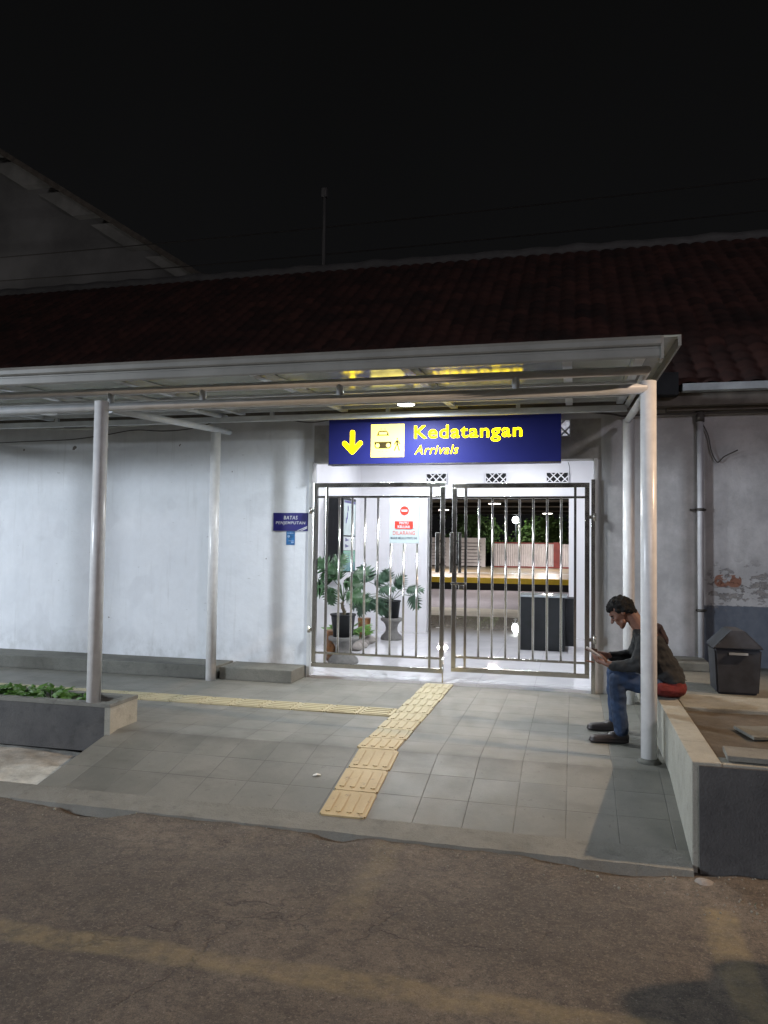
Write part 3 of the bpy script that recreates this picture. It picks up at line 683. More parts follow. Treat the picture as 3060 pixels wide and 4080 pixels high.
# ------------------------------------------------------------------ inside the hall
D = thing('display_case', (-3.4, 11.1, 1.08), 'black poster case with a map hung on the left hall wall', 'display case')
mb = MB(); mb.box(-3.55, -3.27, 10.72, 11.40, 1.07, 2.18, .004); mb.build('case', M['black'], D)
xq = -3.2695
def xplate(mb, y0, y1, z0, z1, d=.002, o=0): mb.box(xq + o, xq + d + o, y0, y1, z0, z1)
mb = MB(); xplate(mb, 10.76, 11.37, 1.62, 2.14); q = mb.build('map_sheet', M['glassp'], D)
mb = MB(); xplate(mb, 10.78, 11.35, 2.10, 2.135, .002, .002); xplate(mb, 10.95, 10.99, 1.98, 2.06, .002, .002); xplate(mb, 10.86, 10.9, 1.80, 1.88, .002, .002); xplate(mb, 10.92, 10.96, 1.86, 1.96, .002, .002); mb.build('map_print', M['navy'], q)
mb = MB(); xplate(mb, 10.76, 11.37, 1.40, 1.60); q = mb.build('lower_sheet', M['board2'], D)
mb = MB(); xplate(mb, 10.85, 10.9, 1.53, 1.58, .002, .002); xplate(mb, 10.85, 10.9, 1.44, 1.49, .002, .002); xplate(mb, 10.9, 11.0, 1.54, 1.56, .002, .002); xplate(mb, 10.9, 11.0, 1.45, 1.47, .002, .002); mb.build('sheet_print', M['navy'], q)
mb = MB(); xplate(mb, 10.76, 11.37, 1.22, 1.395); q = mb.build('green_panel', M['green'], D)
mb = MB(); [xplate(mb, 10.80, 11.33, z, z + .008, .002, .002) for z in (1.35, 1.315, 1.28, 1.245)]; mb.build('panel_lines', M['teal'], q)
mb = MB(); xplate(mb, 10.76, 11.37, 1.09, 1.218); mb.build('blue_panel', M['teal'], D)

def pedestal(x, y, z, h, r, label):
    mb = MB(); mb.lathe(x, y, [(r, z), (r * 1.02, z + .02), (r * .96, z + .055), (r * .68, z + .10), (r * .56, z + h * .42), (r * .54, z + h * .55), (r * .62, z + h * .7), (r * .80, z + h * .82), (r * 1.0, z + h * .88), (r * 1.02, z + h * .90), (r * 1.02, z + h)], 28)
    tag(mb.build('pedestal', M['pedestal']), label, 'pedestal')
pedestal(-2.76, 9.15, .03, .32, .185, 'grey stone pedestal under the nearest potted plant, just inside the left gate leaf')
pedestal(-2.73, 11.60, .03, .33, .165, 'grey stone pedestal under the potted plant beside the end wall')
def leafmesh(mb, base, d, upv, L, W, lobes=6, depth=.55, droop=.35):
    """one deeply cut leaf: base point, direction of the midrib, upper side, length, half width"""
    d = Vector(d).normalized(); sd = d.cross(Vector(upv)).normalized(); upn = sd.cross(d).normalized(); base = Vector(base)
    prof = []
    def P(u, w):
        return base + d * (u * L) + sd * (w * W) + upn * (-droop * L * u * u - .18 * W * abs(w) ** 2 + .01 * math.sin(9 * u + 5 * w))
    cen = [mb.bm.verts.new(P(u, 0)) for u in [i / (2 * lobes) for i in range(2 * lobes + 1)]]
    for sgn in (1, -1):
        outer = []
        for i in range(2 * lobes + 1):
            u = i / (2 * lobes); env = math.sin(math.pi * min(1, .12 + .88 * u) ** .75) ** .7 if u < 1 else 0
            env = max(env, .05)
            k = env if i % 2 == 0 else env * (1 - depth)
            outer.append((u - .10 * (1 if i % 2 else -1.2) * (u < .95), k * sgn))
        vo = [mb.bm.verts.new(P(a, b)) for a, b in outer]
        vm = [mb.bm.verts.new(P(i / (2 * lobes), outer[i][1] * .42)) for i in range(2 * lobes + 1)]
        for i in range(2 * lobes):
            for A, Bv in ((cen, vm), (vm, vo)):
                try: f = mb.bm.faces.new((A[i], A[i + 1], Bv[i + 1], Bv[i]) if sgn > 0 else (A[i], Bv[i], Bv[i + 1], A[i + 1])); f.smooth = True
                except ValueError: pass
def potplant(x, y, z, h, r, label, specs, mats, stemtop, seed):
    rd = random.Random(seed); T = thing('potted_plant', (x, y, z), label, 'plant')
    mb = MB(); mb.lathe(x, y, [(r * .78, z), (r * .97, z + h * .93), (r * 1.04, z + h * .93), (r * 1.04, z + h), (r * .95, z + h), (r * .93, z + h * .9)], 32); mb.build('pot', M['blackp'], T)
    mb = MB(); mb.lathe(x, y, [(r * .94, z + h * .88), (.01, z + h * .9)], 24, False); mb.build('potting_soil', M['soil'], T)
    mb = MB(); pts = [(x + .015 * math.sin(k), y, z + h * .85 + (stemtop - z - h * .85) * k / 6) for k in range(7)]; mb.tube(pts, .024, 10, .7)
    for k in range(1, 6): mb.tube([pts[k], (pts[k][0] + .03 * (-1) ** k, pts[k][1] - .01, pts[k][2] + .015)], .006, 5)
    mb.build('stem', M['stem'], T)
    ml = MB(); ms = MB()
    top = Vector((x, y, stemtop))
    for (tx, ty, tz, L, W, dx, dz) in specs:
        tip = Vector((tx, ty, tz)); mid = (top + tip) / 2 + Vector((0, 0, .06))
        ms.tube([top, mid, tip], .0055, 5)
        d = Vector((dx, rd.uniform(-.25, .15), dz))
        upv = Vector((rd.uniform(-.2, .2), -.75, .62))
        leafmesh(ml, tip, d, upv, L * rd.uniform(.85, 1.12), W * rd.uniform(.8, 1.15), rd.choice((6, 7, 8, 9)), rd.uniform(.62, .86), rd.uniform(.1, .65))
    ms.build('leaf_stalks', M['petiole'], T); ml.build('foliage', M[mats], T)
potplant(-2.77, 9.15, .35, .28, .155, 'tall potted plant with big cut leaves nearest the left gate leaf',
    [(-2.95, 9.25, 1.16, .27, .17, -.55, .55), (-2.88, 9.1, 1.22, .20, .14, .4, .7), (-3.00, 9.1, .97, .27, .19, -.75, -.15), (-2.90, 9.0, .95, .25, .17, -.1, -.8), (-2.78, 9.2, 1.02, .24, .17, .7, -.1), (-2.72, 9.3, 1.08, .2, .14, .55, .35), (-2.86, 9.2, 1.05, .22, .16, -.2, .9), (-2.70, 9.05, .90, .2, .14, .9, -.2), (-2.62, 9.3, .84, .19, .14, .8, -.35), (-2.96, 9.3, 1.05, .2, .16, -.9, .3)],
    'leaf', .78, 3)
potplant(-2.73, 11.60, .36, .27, .135, 'smaller potted plant with wide arching leaves in front of the end wall',
    [(-3.05, 11.4, .92, .28, .18, -.3, .75), (-2.95, 11.4, .86, .28, .18, .5, .75), (-3.12, 11.3, .72, .28, .19, -.6, -.5), (-2.98, 11.2, .70, .26, .18, -.2, -.85), (-2.86, 11.2, .68, .26, .17, .1, -.9), (-2.62, 11.4, .84, .26, .18, .35, .6), (-2.45, 11.4, .82, .26, .16, .85, .1), (-2.38, 11.4, .72, .24, .15, .6, -.7), (-2.86, 11.3, .80, .24, .17, .5, .2), (-3.2, 11.5, .62, .22, .15, -.7, -.3), (-2.75, 11.2, .62, .22, .16, -.4, -.85), (-3.05, 11.2, .60, .24, .16, -.55, -.6), (-2.78, 11.5, .92, .22, .14, -.2, .9)],
    'leafd', .63, 5)
# rockery with leafy plants
def rock(x, y, z, r, label, seed):
    mb = MB(); b = bmesh.new(); bmesh.ops.create_icosphere(b, subdivisions=3, radius=1)
    for v in b.verts:
        n = 1 + .22 * noise.noise(v.co * 1.3 + Vector((seed * 3.1, 0, 0))) + .06 * noise.noise(v.co * 5)
        v.co = Vector((x + v.co.x * r * n * 1.15, y + v.co.y * r * n, z + r * .55 + v.co.z * r * n * .62))
    for f in b.faces: f.smooth = True
    mb.merge(b); tag(mb.build('rock', M['rock']), label, 'rock', 'rocks edging the hall plant bed')
rk = [(-3.02, 10.05, .10), (-2.94, 10.25, .11), (-2.93, 10.50, .10), (-2.96, 10.75, .09), (-2.95, 10.98, .10), (-2.97, 11.2, .09), (-3.12, 10.35, .09), (-3.2, 10.6, .10)]
rl = ['nearest rock of the plant bed edge, beside the front pedestal', 'large pale rock second from the front pedestal', 'rounded rock third from the front pedestal', 'rock in the middle of the row edging the plant bed', 'rock fifth along the row from the front pedestal', 'farthest rock of the row, next to the rear pedestal', 'rock set behind the front row, under the broad leaves', 'rock set back against the left wall under the leaves']
for k, ((x, y, r), l) in enumerate(zip(rk, rl)): rock(x, y, .02, r, l, k)
def broadplant(x, y, z, n, L, W, label, mat, seed, name='leafy_plant', lobes=3, depth=.05, tilt=(.3, 1.0)):
    rd = random.Random(seed); T = thing(name, (x, y, z), label, 'plant'); ml = MB(); ms = MB()
    for k in range(n):
        a = 2 * math.pi * k / n + rd.uniform(-.3, .3); t = rd.uniform(*tilt)
        d = Vector((math.cos(a) * t, math.sin(a) * t, 1)).normalized(); s0 = Vector((x + .02 * math.cos(a), y + .02 * math.sin(a), z)); s1 = s0 + d * L * rd.uniform(.4, .8)
        ms.tube([s0, s1], .005 if L > .1 else .002, 5)
        leafmesh(ml, s1, Vector((d.x, d.y, d.z * .5)), Vector((-d.x * .5, -.5, 1)), L * rd.uniform(.8, 1.15), W * rd.uniform(.8, 1.1), lobes, depth, rd.uniform(.2, .5))
    ms.build('stalks', M['petiole'], T); ml.build('foliage', M[mat], T); return T
broadplant(-3.12, 10.55, .12, 11, .24, .07, 'broad leaved green plant growing in the middle of the rock bed', 'leafy', 11)
broadplant(-3.08, 10.15, .12, 9, .15, .05, 'low bushy green plant at the near end of the rock bed', 'leaf', 12)
broadplant(-3.05, 10.95, .10, 12, .15, .05, 'low leafy plant in the rock bed close to the rear pedestal', 'leafy', 13)
mb = MB(); mb.lathe(-2.93, 9.32, [(.11, .03), (.12, .18), (.125, .40), (.10, .40)], 24); tag(mb.build('stump_stool', M['orange']), 'orange brown cylinder standing behind the front pedestal', 'stump')
mb = MB(); mb.lathe(-3.10, 11.35, [(.08, .03), (.09, .16), (.10, .37), (.09, .37)], 24); tag(mb.build('flower_pot', M['orange']), 'orange brown pot behind the rock bed near the rear pedestal', 'pot')
PD = thing('podium', (-.43, 11.3, .03), 'black box podium with a pale glass top inside the hall', 'podium')
mb = MB(); mb.box(-.74, -.125, 11.05, 11.6, .03, .775, .006); mb.build('body', M['blackp'], PD)
mb = MB(); mb.box(-.755, -.09, 11.03, 11.62, .777, .805, .004); mb.build('top', pbr('pale_glass_top', (.35, .38, .40), .12, var=.1), PD)
mb = MB(); mb.box(-.12, .0, 11.12, 11.5, .10, .765, .004); tag(mb.build('speaker_cabinet', M['black']), 'narrow black cabinet standing against the right side of the podium', 'cabinet')
mb = MB(); mb.box(-2.36, -2.22, 13.45, 13.49, .032, .036); tag(mb.build('floor_marker', M['paper']), 'short white strip lying on the shiny floor past the hall', 'marker')
hl = ['round hall ceiling light nearest the gate on the left side', 'round hall ceiling light nearest the gate on the right side', 'round hall ceiling light deepest in on the left side', 'round hall ceiling light deepest in on the right side']
for k, (x, y) in enumerate(((-2.4, 9.5), (-.8, 9.5), (-2.4, 11.5), (-.8, 11.5))):
    downlight(x, y, 3.02, .09, 34, (.93, .95, 1.0), hl[k], 'lamp', group='hall ceiling lights', drop=.028)

# ------------------------------------------------------------------ across the tracks
FC = thing('platform_roof', (-3, 28, 2.9), 'dark flat roof over the platforms beyond the hall', 'roof')
mb = MB(); mb.box(-20, 8, 14, 40.5, 3.16, 3.3); mb.build('soffit', M['black'], FC)
for y in (18, 22, 26, 30, 34, 38):
    mb = MB(); mb.box(-20, 8, y, y + .15, 3.02, 3.158); mb.build('joist', M['black'], FC)
WF = thing('boundary_wall', (-2.5, 40, .37), 'stained white corrugated fence behind the far platform', 'fence')
mb = MB(); mb.grid(lambda u, v: (-4.0 + 3.0 * u, 40 + .03 * math.sin(u * 3.0 / .11 * 2 * math.pi), .40 + 1.19 * v), 320, 1); mb.build('sheet', M['fence'], WF)
mb = MB(); mb.grid(lambda u, v: (-.62 + 2.6 * u, 40 + .03 * math.sin(u * 2.6 / .11 * 2 * math.pi), .40 + 1.19 * v), 280, 1); mb.build('sheet', M['fence'], WF)
mb = MB(); mb.box(-4.0, -1.0, 40.04, 40.1, 1.58, 1.66); mb.box(-4, 2, 39.97, 40.1, .37, .44); mb.build('rail', M['redpost'], WF)
mb = MB(); mb.box(-1.0, -.62, 39.85, 40.1, .37, 1.68, .01); tag(mb.build('brick_pillar', M['redpost']), 'dull red pillar standing between the white fence panels', 'pillar')
for k, (x0, x1, l) in enumerate(((-7.35, -6.30, 'left white louvred panel behind the far platform'), (-5.85, -4.45, 'right white louvred panel behind the far platform, beside the dark gap'))):
    T = thing('louvred_panel', ((x0 + x1) / 2, 39.9, .37), l, 'shutter', 'louvred panels across the tracks')
    mb = MB(); mb.box(x0, x0 + .09, 39.85, 39.95, .37, 1.87); mb.box(x1 - .2, x1, 39.85, 39.95, .37, 1.87); mb.box(x0 + .09, x1 - .2, 39.85, 39.95, 1.62, 1.87); mb.build('frame', M['fence'], T)
    for j in range(7):
        mb = MB(); z = .42 + j * .17; mb.prism([(39.86, z), (39.93, z + .05), (39.93, z + .145), (39.86, z + .13)], x0 + .09, x1 - .2); mb.build('slat', M['fence'], T)
    mb = MB(); mb.box(x0 + .09, x1 - .2, 39.96, 39.99, .37, 1.62); mb.build('backing', M['black'], T)
def tree(x, y, z0, h, cr, label, seed, n=1500, ls=.12, name='leafy_tree'):
    rd = random.Random(seed); T = thing(name, (x, y, z0), label, 'tree')
    mb = MB(); mb.tube([(x, y, z0), (x + .05, y, z0 + h * .4), (x - .03, y, z0 + h * .7)], .13, 8, .5)
    limbs = []
    for k in range(7):
        a = rd.uniform(0, 6.28); e = Vector((x + math.cos(a) * cr[0] * .6, y + math.sin(a) * cr[1] * .6, z0 + h * rd.uniform(.55, .9)))
        mb.tube([(x, y, z0 + h * rd.uniform(.35, .6)), (Vector((x, y, z0 + h * .6)) + e) / 2, e], .045, 6, .4); limbs.append(e)
    mb.build('trunk', M['bark'], T)
    ml = MB(); cl = [(rd.choice(limbs) + Vector((rd.gauss(0, cr[0] * .3), rd.gauss(0, cr[1] * .3), rd.gauss(0, cr[2] * .3)))) for _ in range(34)]
    for k in range(n):
        c = rd.choice(cl); p = c + Vector((rd.gauss(0, .22), rd.gauss(0, .22), rd.gauss(0, .18)))
        d = Vector((rd.gauss(0, 1), rd.gauss(0, 1), rd.gauss(-.3, .6))).normalized(); s = d.orthogonal().normalized() * ls * .35; l = ls * rd.uniform(.6, 1.3)
        ml.face([p, p + d * l * .5 + s, p + d * l, p + d * l * .5 - s])
    ml.build('crown', M['tree'], T)
tree(-1.9, 42.2, -.2, 3.6, (1.0, .8, .9), 'lamp lit green tree behind the white fence across the tracks', 21, 2600, .16)
tree(-5.4, 42.5, -.2, 3.4, (1.1, .8, .8), 'dim dark tree above the right louvred panel', 22, 2200, .16)
tree(-.35, 42.5, -.2, 3.3, (.8, .8, .8), 'dark tree at the right edge behind the red pillar', 23, 1400, .16)
T = thing('yard_lamp', (-2.95, 40.6, .3), 'white glowing lamp on a pole behind the far fence', 'lamp')
mb = MB(); mb.cyl((-2.95, 40.6, -.2), (-2.95, 40.6, 2.75), .035, n=10); mb.build('pole', M['black'], T)
mb = MB(); b = bmesh.new(); bmesh.ops.create_uvsphere(b, u_segments=16, v_segments=10, radius=.17)
for v in b.verts: v.co += Vector((-2.95, 40.45, 2.83))
mb.merge(b); mb.build('bulb', pbr('glowing_bulb', (1, 1, 1), .4, var=0, emit=(.9, .97, 1), es=60), T)
l = bpy.data.lights.new('bulb_light', 'POINT'); l.energy = 80; l.color = (.95, 1, .85); l.shadow_soft_size = .12
o = bpy.data.objects.new('bulb_light', l); COL.objects.link(o); o.parent = T; o.location = Vector((-2.95, 40.9, 3.0)) - WL[T.name]
downlight(-2.80, 28.0, 3.0, .22, 420, (1.0, .86, .80), 'pinkish round lamp under the dark platform roof', 'lamp', drop=.05)
downlight(-3.2, 20.5, 3.0, .22, 260, (1.0, .92, .86), 'unseen lamp added above the tracks to light the yellow platform edge', 'lamp', drop=.05)  # added lamp out of view, brightens the far platform edge
downlight(-5.5, 33.0, 3.0, .22, 420, (1.0, .90, .84), 'platform roof lamp farther left over the tracks', 'lamp', drop=.05)
downlight(-1.2, 36.5, 3.0, .22, 300, (1.0, .90, .84), 'platform roof lamp near the far fence', 'lamp', drop=.05)
downlight(-5.6, 14.6, 3.1, .10, 40, (1.0, .9, .8), 'lamp over the near platform just beyond the hall', 'lamp', drop=.05)

# ------------------------------------------------------------------ planters
PL = thing('planter_box', (-6, 5.55, -.2), 'low charcoal fronted planter box at the left holding green seedlings', 'planter')
mb = MB(); mb.box(-12, -3.575, 5.39, 5.46, -.16, .1895); mb.build('front_panel', M['darkpaint'], PL)
mb = MB(); mb.box(-12, -3.52, 5.375, 5.46, .190, .2195, .004); mb.box(-12, -3.60, 5.70, 5.78, .190, .2195, .004); mb.box(-3.60, -3.52, 5.4605, 5.78, .190, .2195, .004); mb.build('rim', M['kerb'], PL)
mb = MB(); mb.box(-12, -3.60, 5.70, 5.775, -.05, .1895); mb.build('back_panel', M['conc'], PL)
mb = MB(); mb.box(-3.5745, -3.525, 5.39, 5.775, -.16, .1895); mb.build('end_panel', M['conc'], PL)
mb = MB(); mb.grid(lambda u, v: (-12 + 8.4 * u, 5.46 + .24 * v, .160 + .012 * nz(-12 + 8.4 * u, v, 7)), 160, 6); tag(mb.build('soil', M['soil'], PL))
mb = MB(); mb.box(-12, -3.6, 5.50, 5.6, -.28, -.162); mb.build('base', M['dark'], PL)  # recess under the planter, coloured near black as shade
sl = ['seedling clump nearest the front left pole in the low planter', 'second seedling clump from the pole in the low planter', 'third seedling clump from the pole in the low planter', 'fourth seedling clump from the pole, low and dense', 'seedling clump at the left edge of the photo in the low planter']
for k, (x, n, L) in enumerate(((-3.97, 10, .10), (-4.22, 13, .12), (-4.43, 14, .12), (-4.66, 14, .10), (-4.86, 14, .11))):
    broadplant(x, 5.60, .165, n, L, .045, sl[k], 'leafy', 30 + k, 'seedling', 3, .25, (.5, 1.5))
    tag(bpy.data.objects[[o.name for o in COL.objects if o.name.startswith('seedling')][-1]], group='seedlings in the low planter')
PR = thing('raised_bed', (2, 6.3, -.25), 'raised concrete bed at the right whose rim the man sits on', 'planter')
mb = MB(); mb.box(.62, .77, 4.47, 8.22, -.27, .35, .006); mb.build('side_rim', M['conc'], PR)
mb = MB(); mb.box(.7705, 7, 4.475, 4.62, -.06, .346, .006); mb.build('front_rim', M['conc'], PR)
mb = MB(); mb.box(.655, 7, 4.455, 4.474, -.235, .333); mb.build('front_face', M['darkpaint'], PR)
mb = MB(); mb.grid(lambda u, v: (lambda x, y: (x, y, .315 + .016 * nz(x, y, 2.2) + .008 * nz(x, y, 9, 2)))(.77 + 6 * u, 4.62 + 3.6 * v), 200, 120); mb.build('soil', M['soil'], PR)
mb = MB(); mb.box(.775, 6, 6.0, 6.52, .26, .347, .01); tag(mb.build('concrete_slab', M['oldgrey']), 'long pale concrete slab across the raised bed behind the man', 'slab')
mb = MB(); mb.box(.775, 6, 6.56, 8.2, .26, .338, .01); tag(mb.build('back_paving', M['ledge']), kind='structure')
mb = MB(); mb.box(.80, 1.24, 7.75, 8.2, .339, .42, .01); tag(mb.build('footing_block', M['ledge']), 'dark stained kerb block at the wall foot behind the man', 'block')
mb = MB(); mb.box(.81, 1.14, 4.50, 4.72, .356, .385, .003, Matrix.Rotation(R(-4), 3, 'Z'), (.9, 4.6, .37)); tag(mb.build('loose_board', M['kerb']), 'pale flat board lying on the front corner of the raised bed', 'board')
mb = MB(); mb.box(1.05, 1.6, 5.2, 5.5, .325, .345, .004, Matrix.Rotation(R(12), 3, 'Z'), (1.2, 5.3, .33)); tag(mb.build('broken_slab', M['ledge']), 'broken grey slab half buried in the soil of the raised bed', 'slab')
for k, (x, y, r, l) in enumerate(((.80, 4.36, .045, 'stone chip at the foot of the raised bed corner'), (.66, 4.33, .05, 'rounded rubble lump at the raised bed corner'), (.90, 4.30, .04, 'small rubble lump before the raised bed front'))):
    rock(x, y, -.27, r, l, 40 + k)
for k, o in enumerate([o for o in COL.objects if o.name.startswith('rock')][-3:]): o['group'] = 'rubble by the raised bed'; o['category'] = 'stone'; o.name = 'stone'
# weeds along the road edge
def weeds():
    rd = random.Random(77); mb = MB()
    for k in range(520):
        x = rd.uniform(.62, 1.6); y = 4.26 - (x - .62) * .18 + rd.gauss(0, .045); z = -.262
        a = rd.uniform(0, 6.28); L = rd.uniform(.012, .035); d = Vector((math.cos(a) * .8, math.sin(a) * .8, rd.uniform(.3, 1))); p = Vector((x, y, z)); s = Vector((-math.sin(a), math.cos(a), 0)) * .007
        mb.face([p - s * .4, p + d * L * .6 + s, p + d * L * 1.2, p + d * L * .6 - s])
    return mb
tag(weeds().build('weeds', M['leaf']), 'scruffy weeds growing at the foot of the raised bed', 'weeds', kind='stuff')
def chips():
    rd = random.Random(5); mb = MB()
    for k in range(300):
        if k < 190: x = rd.uniform(.6, 1.7); y = rd.uniform(3.95, 4.44)
        else: x = rd.uniform(-3.6, .6); y = rd.uniform(4.15, 4.40)
        r = rd.uniform(.002, .007) * (1.6 if k % 17 == 0 else 1); b = bmesh.new(); bmesh.ops.create_icosphere(b, subdivisions=1, radius=r)
        for v in b.verts: v.co = Vector((x, y, roadz(x, y) + r * .3)) + v.co * rd.uniform(.7, 1.2)
        mb.merge(b)
    return mb
tag(chips().build('gravel', M['oldgrey']), 'loose gravel chips along the kerb', 'gravel', kind='stuff')
def litter(x, y, z, s, rz, label):
    mb = MB(); rm = Matrix.Rotation(rz, 3, 'Z'); P = [rm @ Vector((a * s, b * s * .45, c * s)) + Vector((x, y, z)) for a, b, c in ((-1, -.6, .05), (0, -.9, .25), (1, -.4, .1), (.9, .7, .2), (0, .8, .45), (-.9, .5, .12))]
    c = Vector((x, y, z + s * .3))
    for i in range(6): mb.face([P[i], P[(i + 1) % 6], c])
    for i in range(6): mb.face([P[(i + 1) % 6] - Vector((0, 0, s * .1)), P[i] - Vector((0, 0, s * .1)), c - Vector((0, 0, s * .1))])
    tag(mb.build('paper_scrap', M['paper']), label, 'litter', 'scraps of litter')
litter(-1.70, 5.05, zg(5.05) + .004, .028, .3, 'white paper scrap on the ramp left of the yellow strip')
litter(.266, 4.20, -.255, .018, .2, 'tiny white scrap on the road before the raised bed')
litter(-2.37, 3.27, -.258, .03, .5, 'pale scrap on the road near the faded yellow line')

# ------------------------------------------------------------------ bin, drainpipe, cables
BN = thing('litter_bin', (1.27, 6.8, .34), 'dark grey litter bin with a peaked lid against the stained wall', 'bin')
mb = MB(); bm = mb.bm
bx0, bx1, by0, by1 = 1.09, 1.44, 6.62, 6.97
def frus(mb, a, b):
    A = [mb.bm.verts.new(p) for p in a]; Bv = [mb.bm.verts.new(p) for p in b]
    for i in range(4): mb.bm.faces.new((A[i], A[(i + 1) % 4], Bv[(i + 1) % 4], Bv[i]))
    mb.bm.faces.new(A[::-1]); mb.bm.faces.new(Bv)
frus(mb, [(bx0 + .02, by0 + .02, .34), (bx1 - .02, by0 + .02, .34), (bx1 - .02, by1 - .02, .34), (bx0 + .02, by1 - .02, .34)], [(bx0, by0, .70), (bx1, by0, .70), (bx1, by1, .70), (bx0, by1, .70)])
bmesh.ops.bevel(mb.bm, geom=mb.bm.edges[:], offset=.015, segments=3, affect='EDGES'); mb.build('body', M['bin'], BN)
mb = MB(); cxb, cyb = (bx0 + bx1) / 2, (by0 + by1) / 2
frus(mb, [(bx0 - .015, by0 - .015, .702), (bx1 + .015, by0 - .015, .702), (bx1 + .015, by1 + .015, .702), (bx0 - .015, by1 + .015, .702)], [(cxb - .05, cyb - .17, .845), (cxb + .05, cyb - .17, .845), (cxb + .05, cyb + .17, .845), (cxb - .05, cyb + .17, .845)])
bmesh.ops.bevel(mb.bm, geom=mb.bm.edges[:], offset=.008, segments=2, affect='EDGES'); ld = mb.build('lid', M['bin'], BN)
mb = MB(); mb.box(cxb - .07, cxb + .07, by0 - .018, by0 - .002, .655, .672); mb.build('label_strip', M['zinc'], BN)
DP = thing('drainpipe', (1.225, 8.17, .35), 'slim painted drainpipe running down the wall beside the litter bin', 'pipe')
mb = MB(); mb.cyl((1.222, 8.172, .34), (1.222, 8.172, 2.80), .030, n=18); mb.build('pipe', M['pvc'], DP)
for z in (.88, 1.88):
    mb = MB(); mb.cyl((1.222, 8.172, z - .014), (1.222, 8.172, z + .014), .036, n=18); mb.box(1.13 if z > 1 else 1.18, 1.28, 8.195, 8.218, z - .01, z + .01); mb.build('clamp', M['cable'], DP)
mb = MB(); mb.cyl((1.222, 8.172, 2.76), (1.222, 8.172, 2.86), .042, n=18); mb.build('collar', M['cable'], DP)
def bez(pts, n=10):
    out = []; P = [Vector(p) for p in pts]; P = [P[0]] + P + [P[-1]]
    for i in range(1, len(P) - 2):
        for k in range(n):
            t = k / n; a, b, c, d = P[i - 1], P[i], P[i + 1], P[i + 2]
            out.append(.5 * ((2 * b) + (c - a) * t + (2 * a - 5 * b + 4 * c - d) * t * t + (3 * b - a - 3 * c + d) * t ** 3))
    return out + [P[-2]]
def cable(pts, r, label, mat='cable'):
    mb = MB(); mb.tube(bez(pts), r, 7); tag(mb.build('cable', M[mat]), label, 'cable')
cable([(1.23, 8.19, 2.78), (1.30, 8.19, 2.62), (1.33, 8.19, 2.46), (1.385, 8.19, 2.355), (1.45, 8.19, 2.41), (1.57, 8.17, 2.47)], .006, 'loose dark cable curling off the wall beside the drainpipe')
cable([(-9, 8.12, 2.93), (-6.95, 8.12, 2.915), (-6.3, 8.12, 2.865), (-5.63, 8.12, 2.85), (-5.2, 8.12, 2.87), (-4.7, 8.12, 2.895), (-4.2, 8.12, 2.96)], .013, 'pale sagging conduit high on the left wall', 'cablew')
cable([(-7.2, 8.14, 2.70), (-6.5, 8.14, 2.715), (-5.97, 8.14, 2.725), (-5.5, 8.14, 2.77), (-5.1, 8.14, 2.82), (-4.7, 8.14, 2.80), (-4.3, 8.14, 2.83), (-3.95, 8.14, 2.93)], .006, 'thin dark cable drooping along the top of the left wall')
cable([(-3.25, 8.14, 2.92), (-2.95, 8.14, 2.86), (-2.7, 8.14, 2.87), (-2.45, 8.14, 2.93)], .006, 'short dark cable drooping just left of the blue sign')
cable([(-.1, 8.1, 2.90), (.35, 8.14, 2.86), (.5, 8.14, 2.83), (.8, 8.15, 2.84), (3.5, 8.15, 2.845)], .010, 'thin cable run along the wall top right of the sign')
cable([(-.06, 8.17, 2.37), (-.045, 8.17, 2.31), (-.05, 8.17, 2.24)], .003, 'thin wire hanging below the right end of the blue sign')
mb = MB(); mb.box(-6.12, -5.82, 8.20, 8.219, 2.885, 2.975); tag(mb.build('wall_opening', M['dark']), 'small black opening at the top of the left wall', 'vent')

# ------------------------------------------------------------------ background above the roof
GB = thing('gabled_building', (-30, 26, 0), 'tall grey gabled building rising behind the station roof at upper left', 'building')
ax, az, ex, ez = -33.0, 23.9, -12.6, 10.85
mb = MB(); mb.plate([(ax, 0), (ex + .3, 0), (ex + .3, ez - .25), (ax, az - .3)], 25.3, 25.6); mb.build('gable_wall', M['gable'], GB)
sl_ = (az - ez) / (ax - ex)
mb = MB(); mb.prism([(24.6, 0), (24.6, 0), (24.6, 0)], 0, 0) if False else None
mb = MB(); mb.plate([(ax, az), (ex, ez), (ex - .1, ez - .16), (ax, az - .22)], 24.5, 40); mb.build('roof', M['darkwood'], GB)
for k in range(9):
    x0 = ex - .5 - 2.2 * k; x1 = x0 - 1.55; z0 = ez + (x0 - ex) * sl_ - .22; z1 = ez + (x1 - ex) * sl_ - .22; w = .7 + .13 * k
    mb = MB(); mb.plate([(x0, z0), (x1, z1), (x1 - w, z1), (x0 - w, z0)], 24.9, 25.29); mb.build('lit_eave_strip', M['gablel'], GB)  # lit fascia band along the rake; gaps between strips stand for purlin shadows
AN = thing('antenna_mast', (-4.42, 13.4, 6.2), 'thin dull mast standing on the roof ridge', 'mast')
mb = MB(); mb.cyl((-4.42, 13.05, 6.35), (-4.42, 13.05, 7.95), .030, .026, 10); mb.build('pole', M['mast'], AN)
mb = MB(); mb.box(-4.47, -4.37, 13.0, 13.1, 7.78, 7.95, .01); mb.build('head', M['mast'], AN)
for k, (z0, z1, y) in enumerate(((11.2, 11.9, 22), (10.4, 11.0, 22), (9.5, 9.8, 22))):
    mb = MB(); mb.tube([(-28 + 1.6 * i, y, z0 + (z1 - z0) * i / 30 - .35 * math.sin(math.pi * i / 30)) for i in range(31)], .02, 5)
    tag(mb.build('overhead_wire', M['cable']), ['highest of the three overhead wires behind the roof', 'middle one of the three overhead wires behind the roof', 'lowest of the three overhead wires behind the roof'][k], 'wire', 'overhead wires')

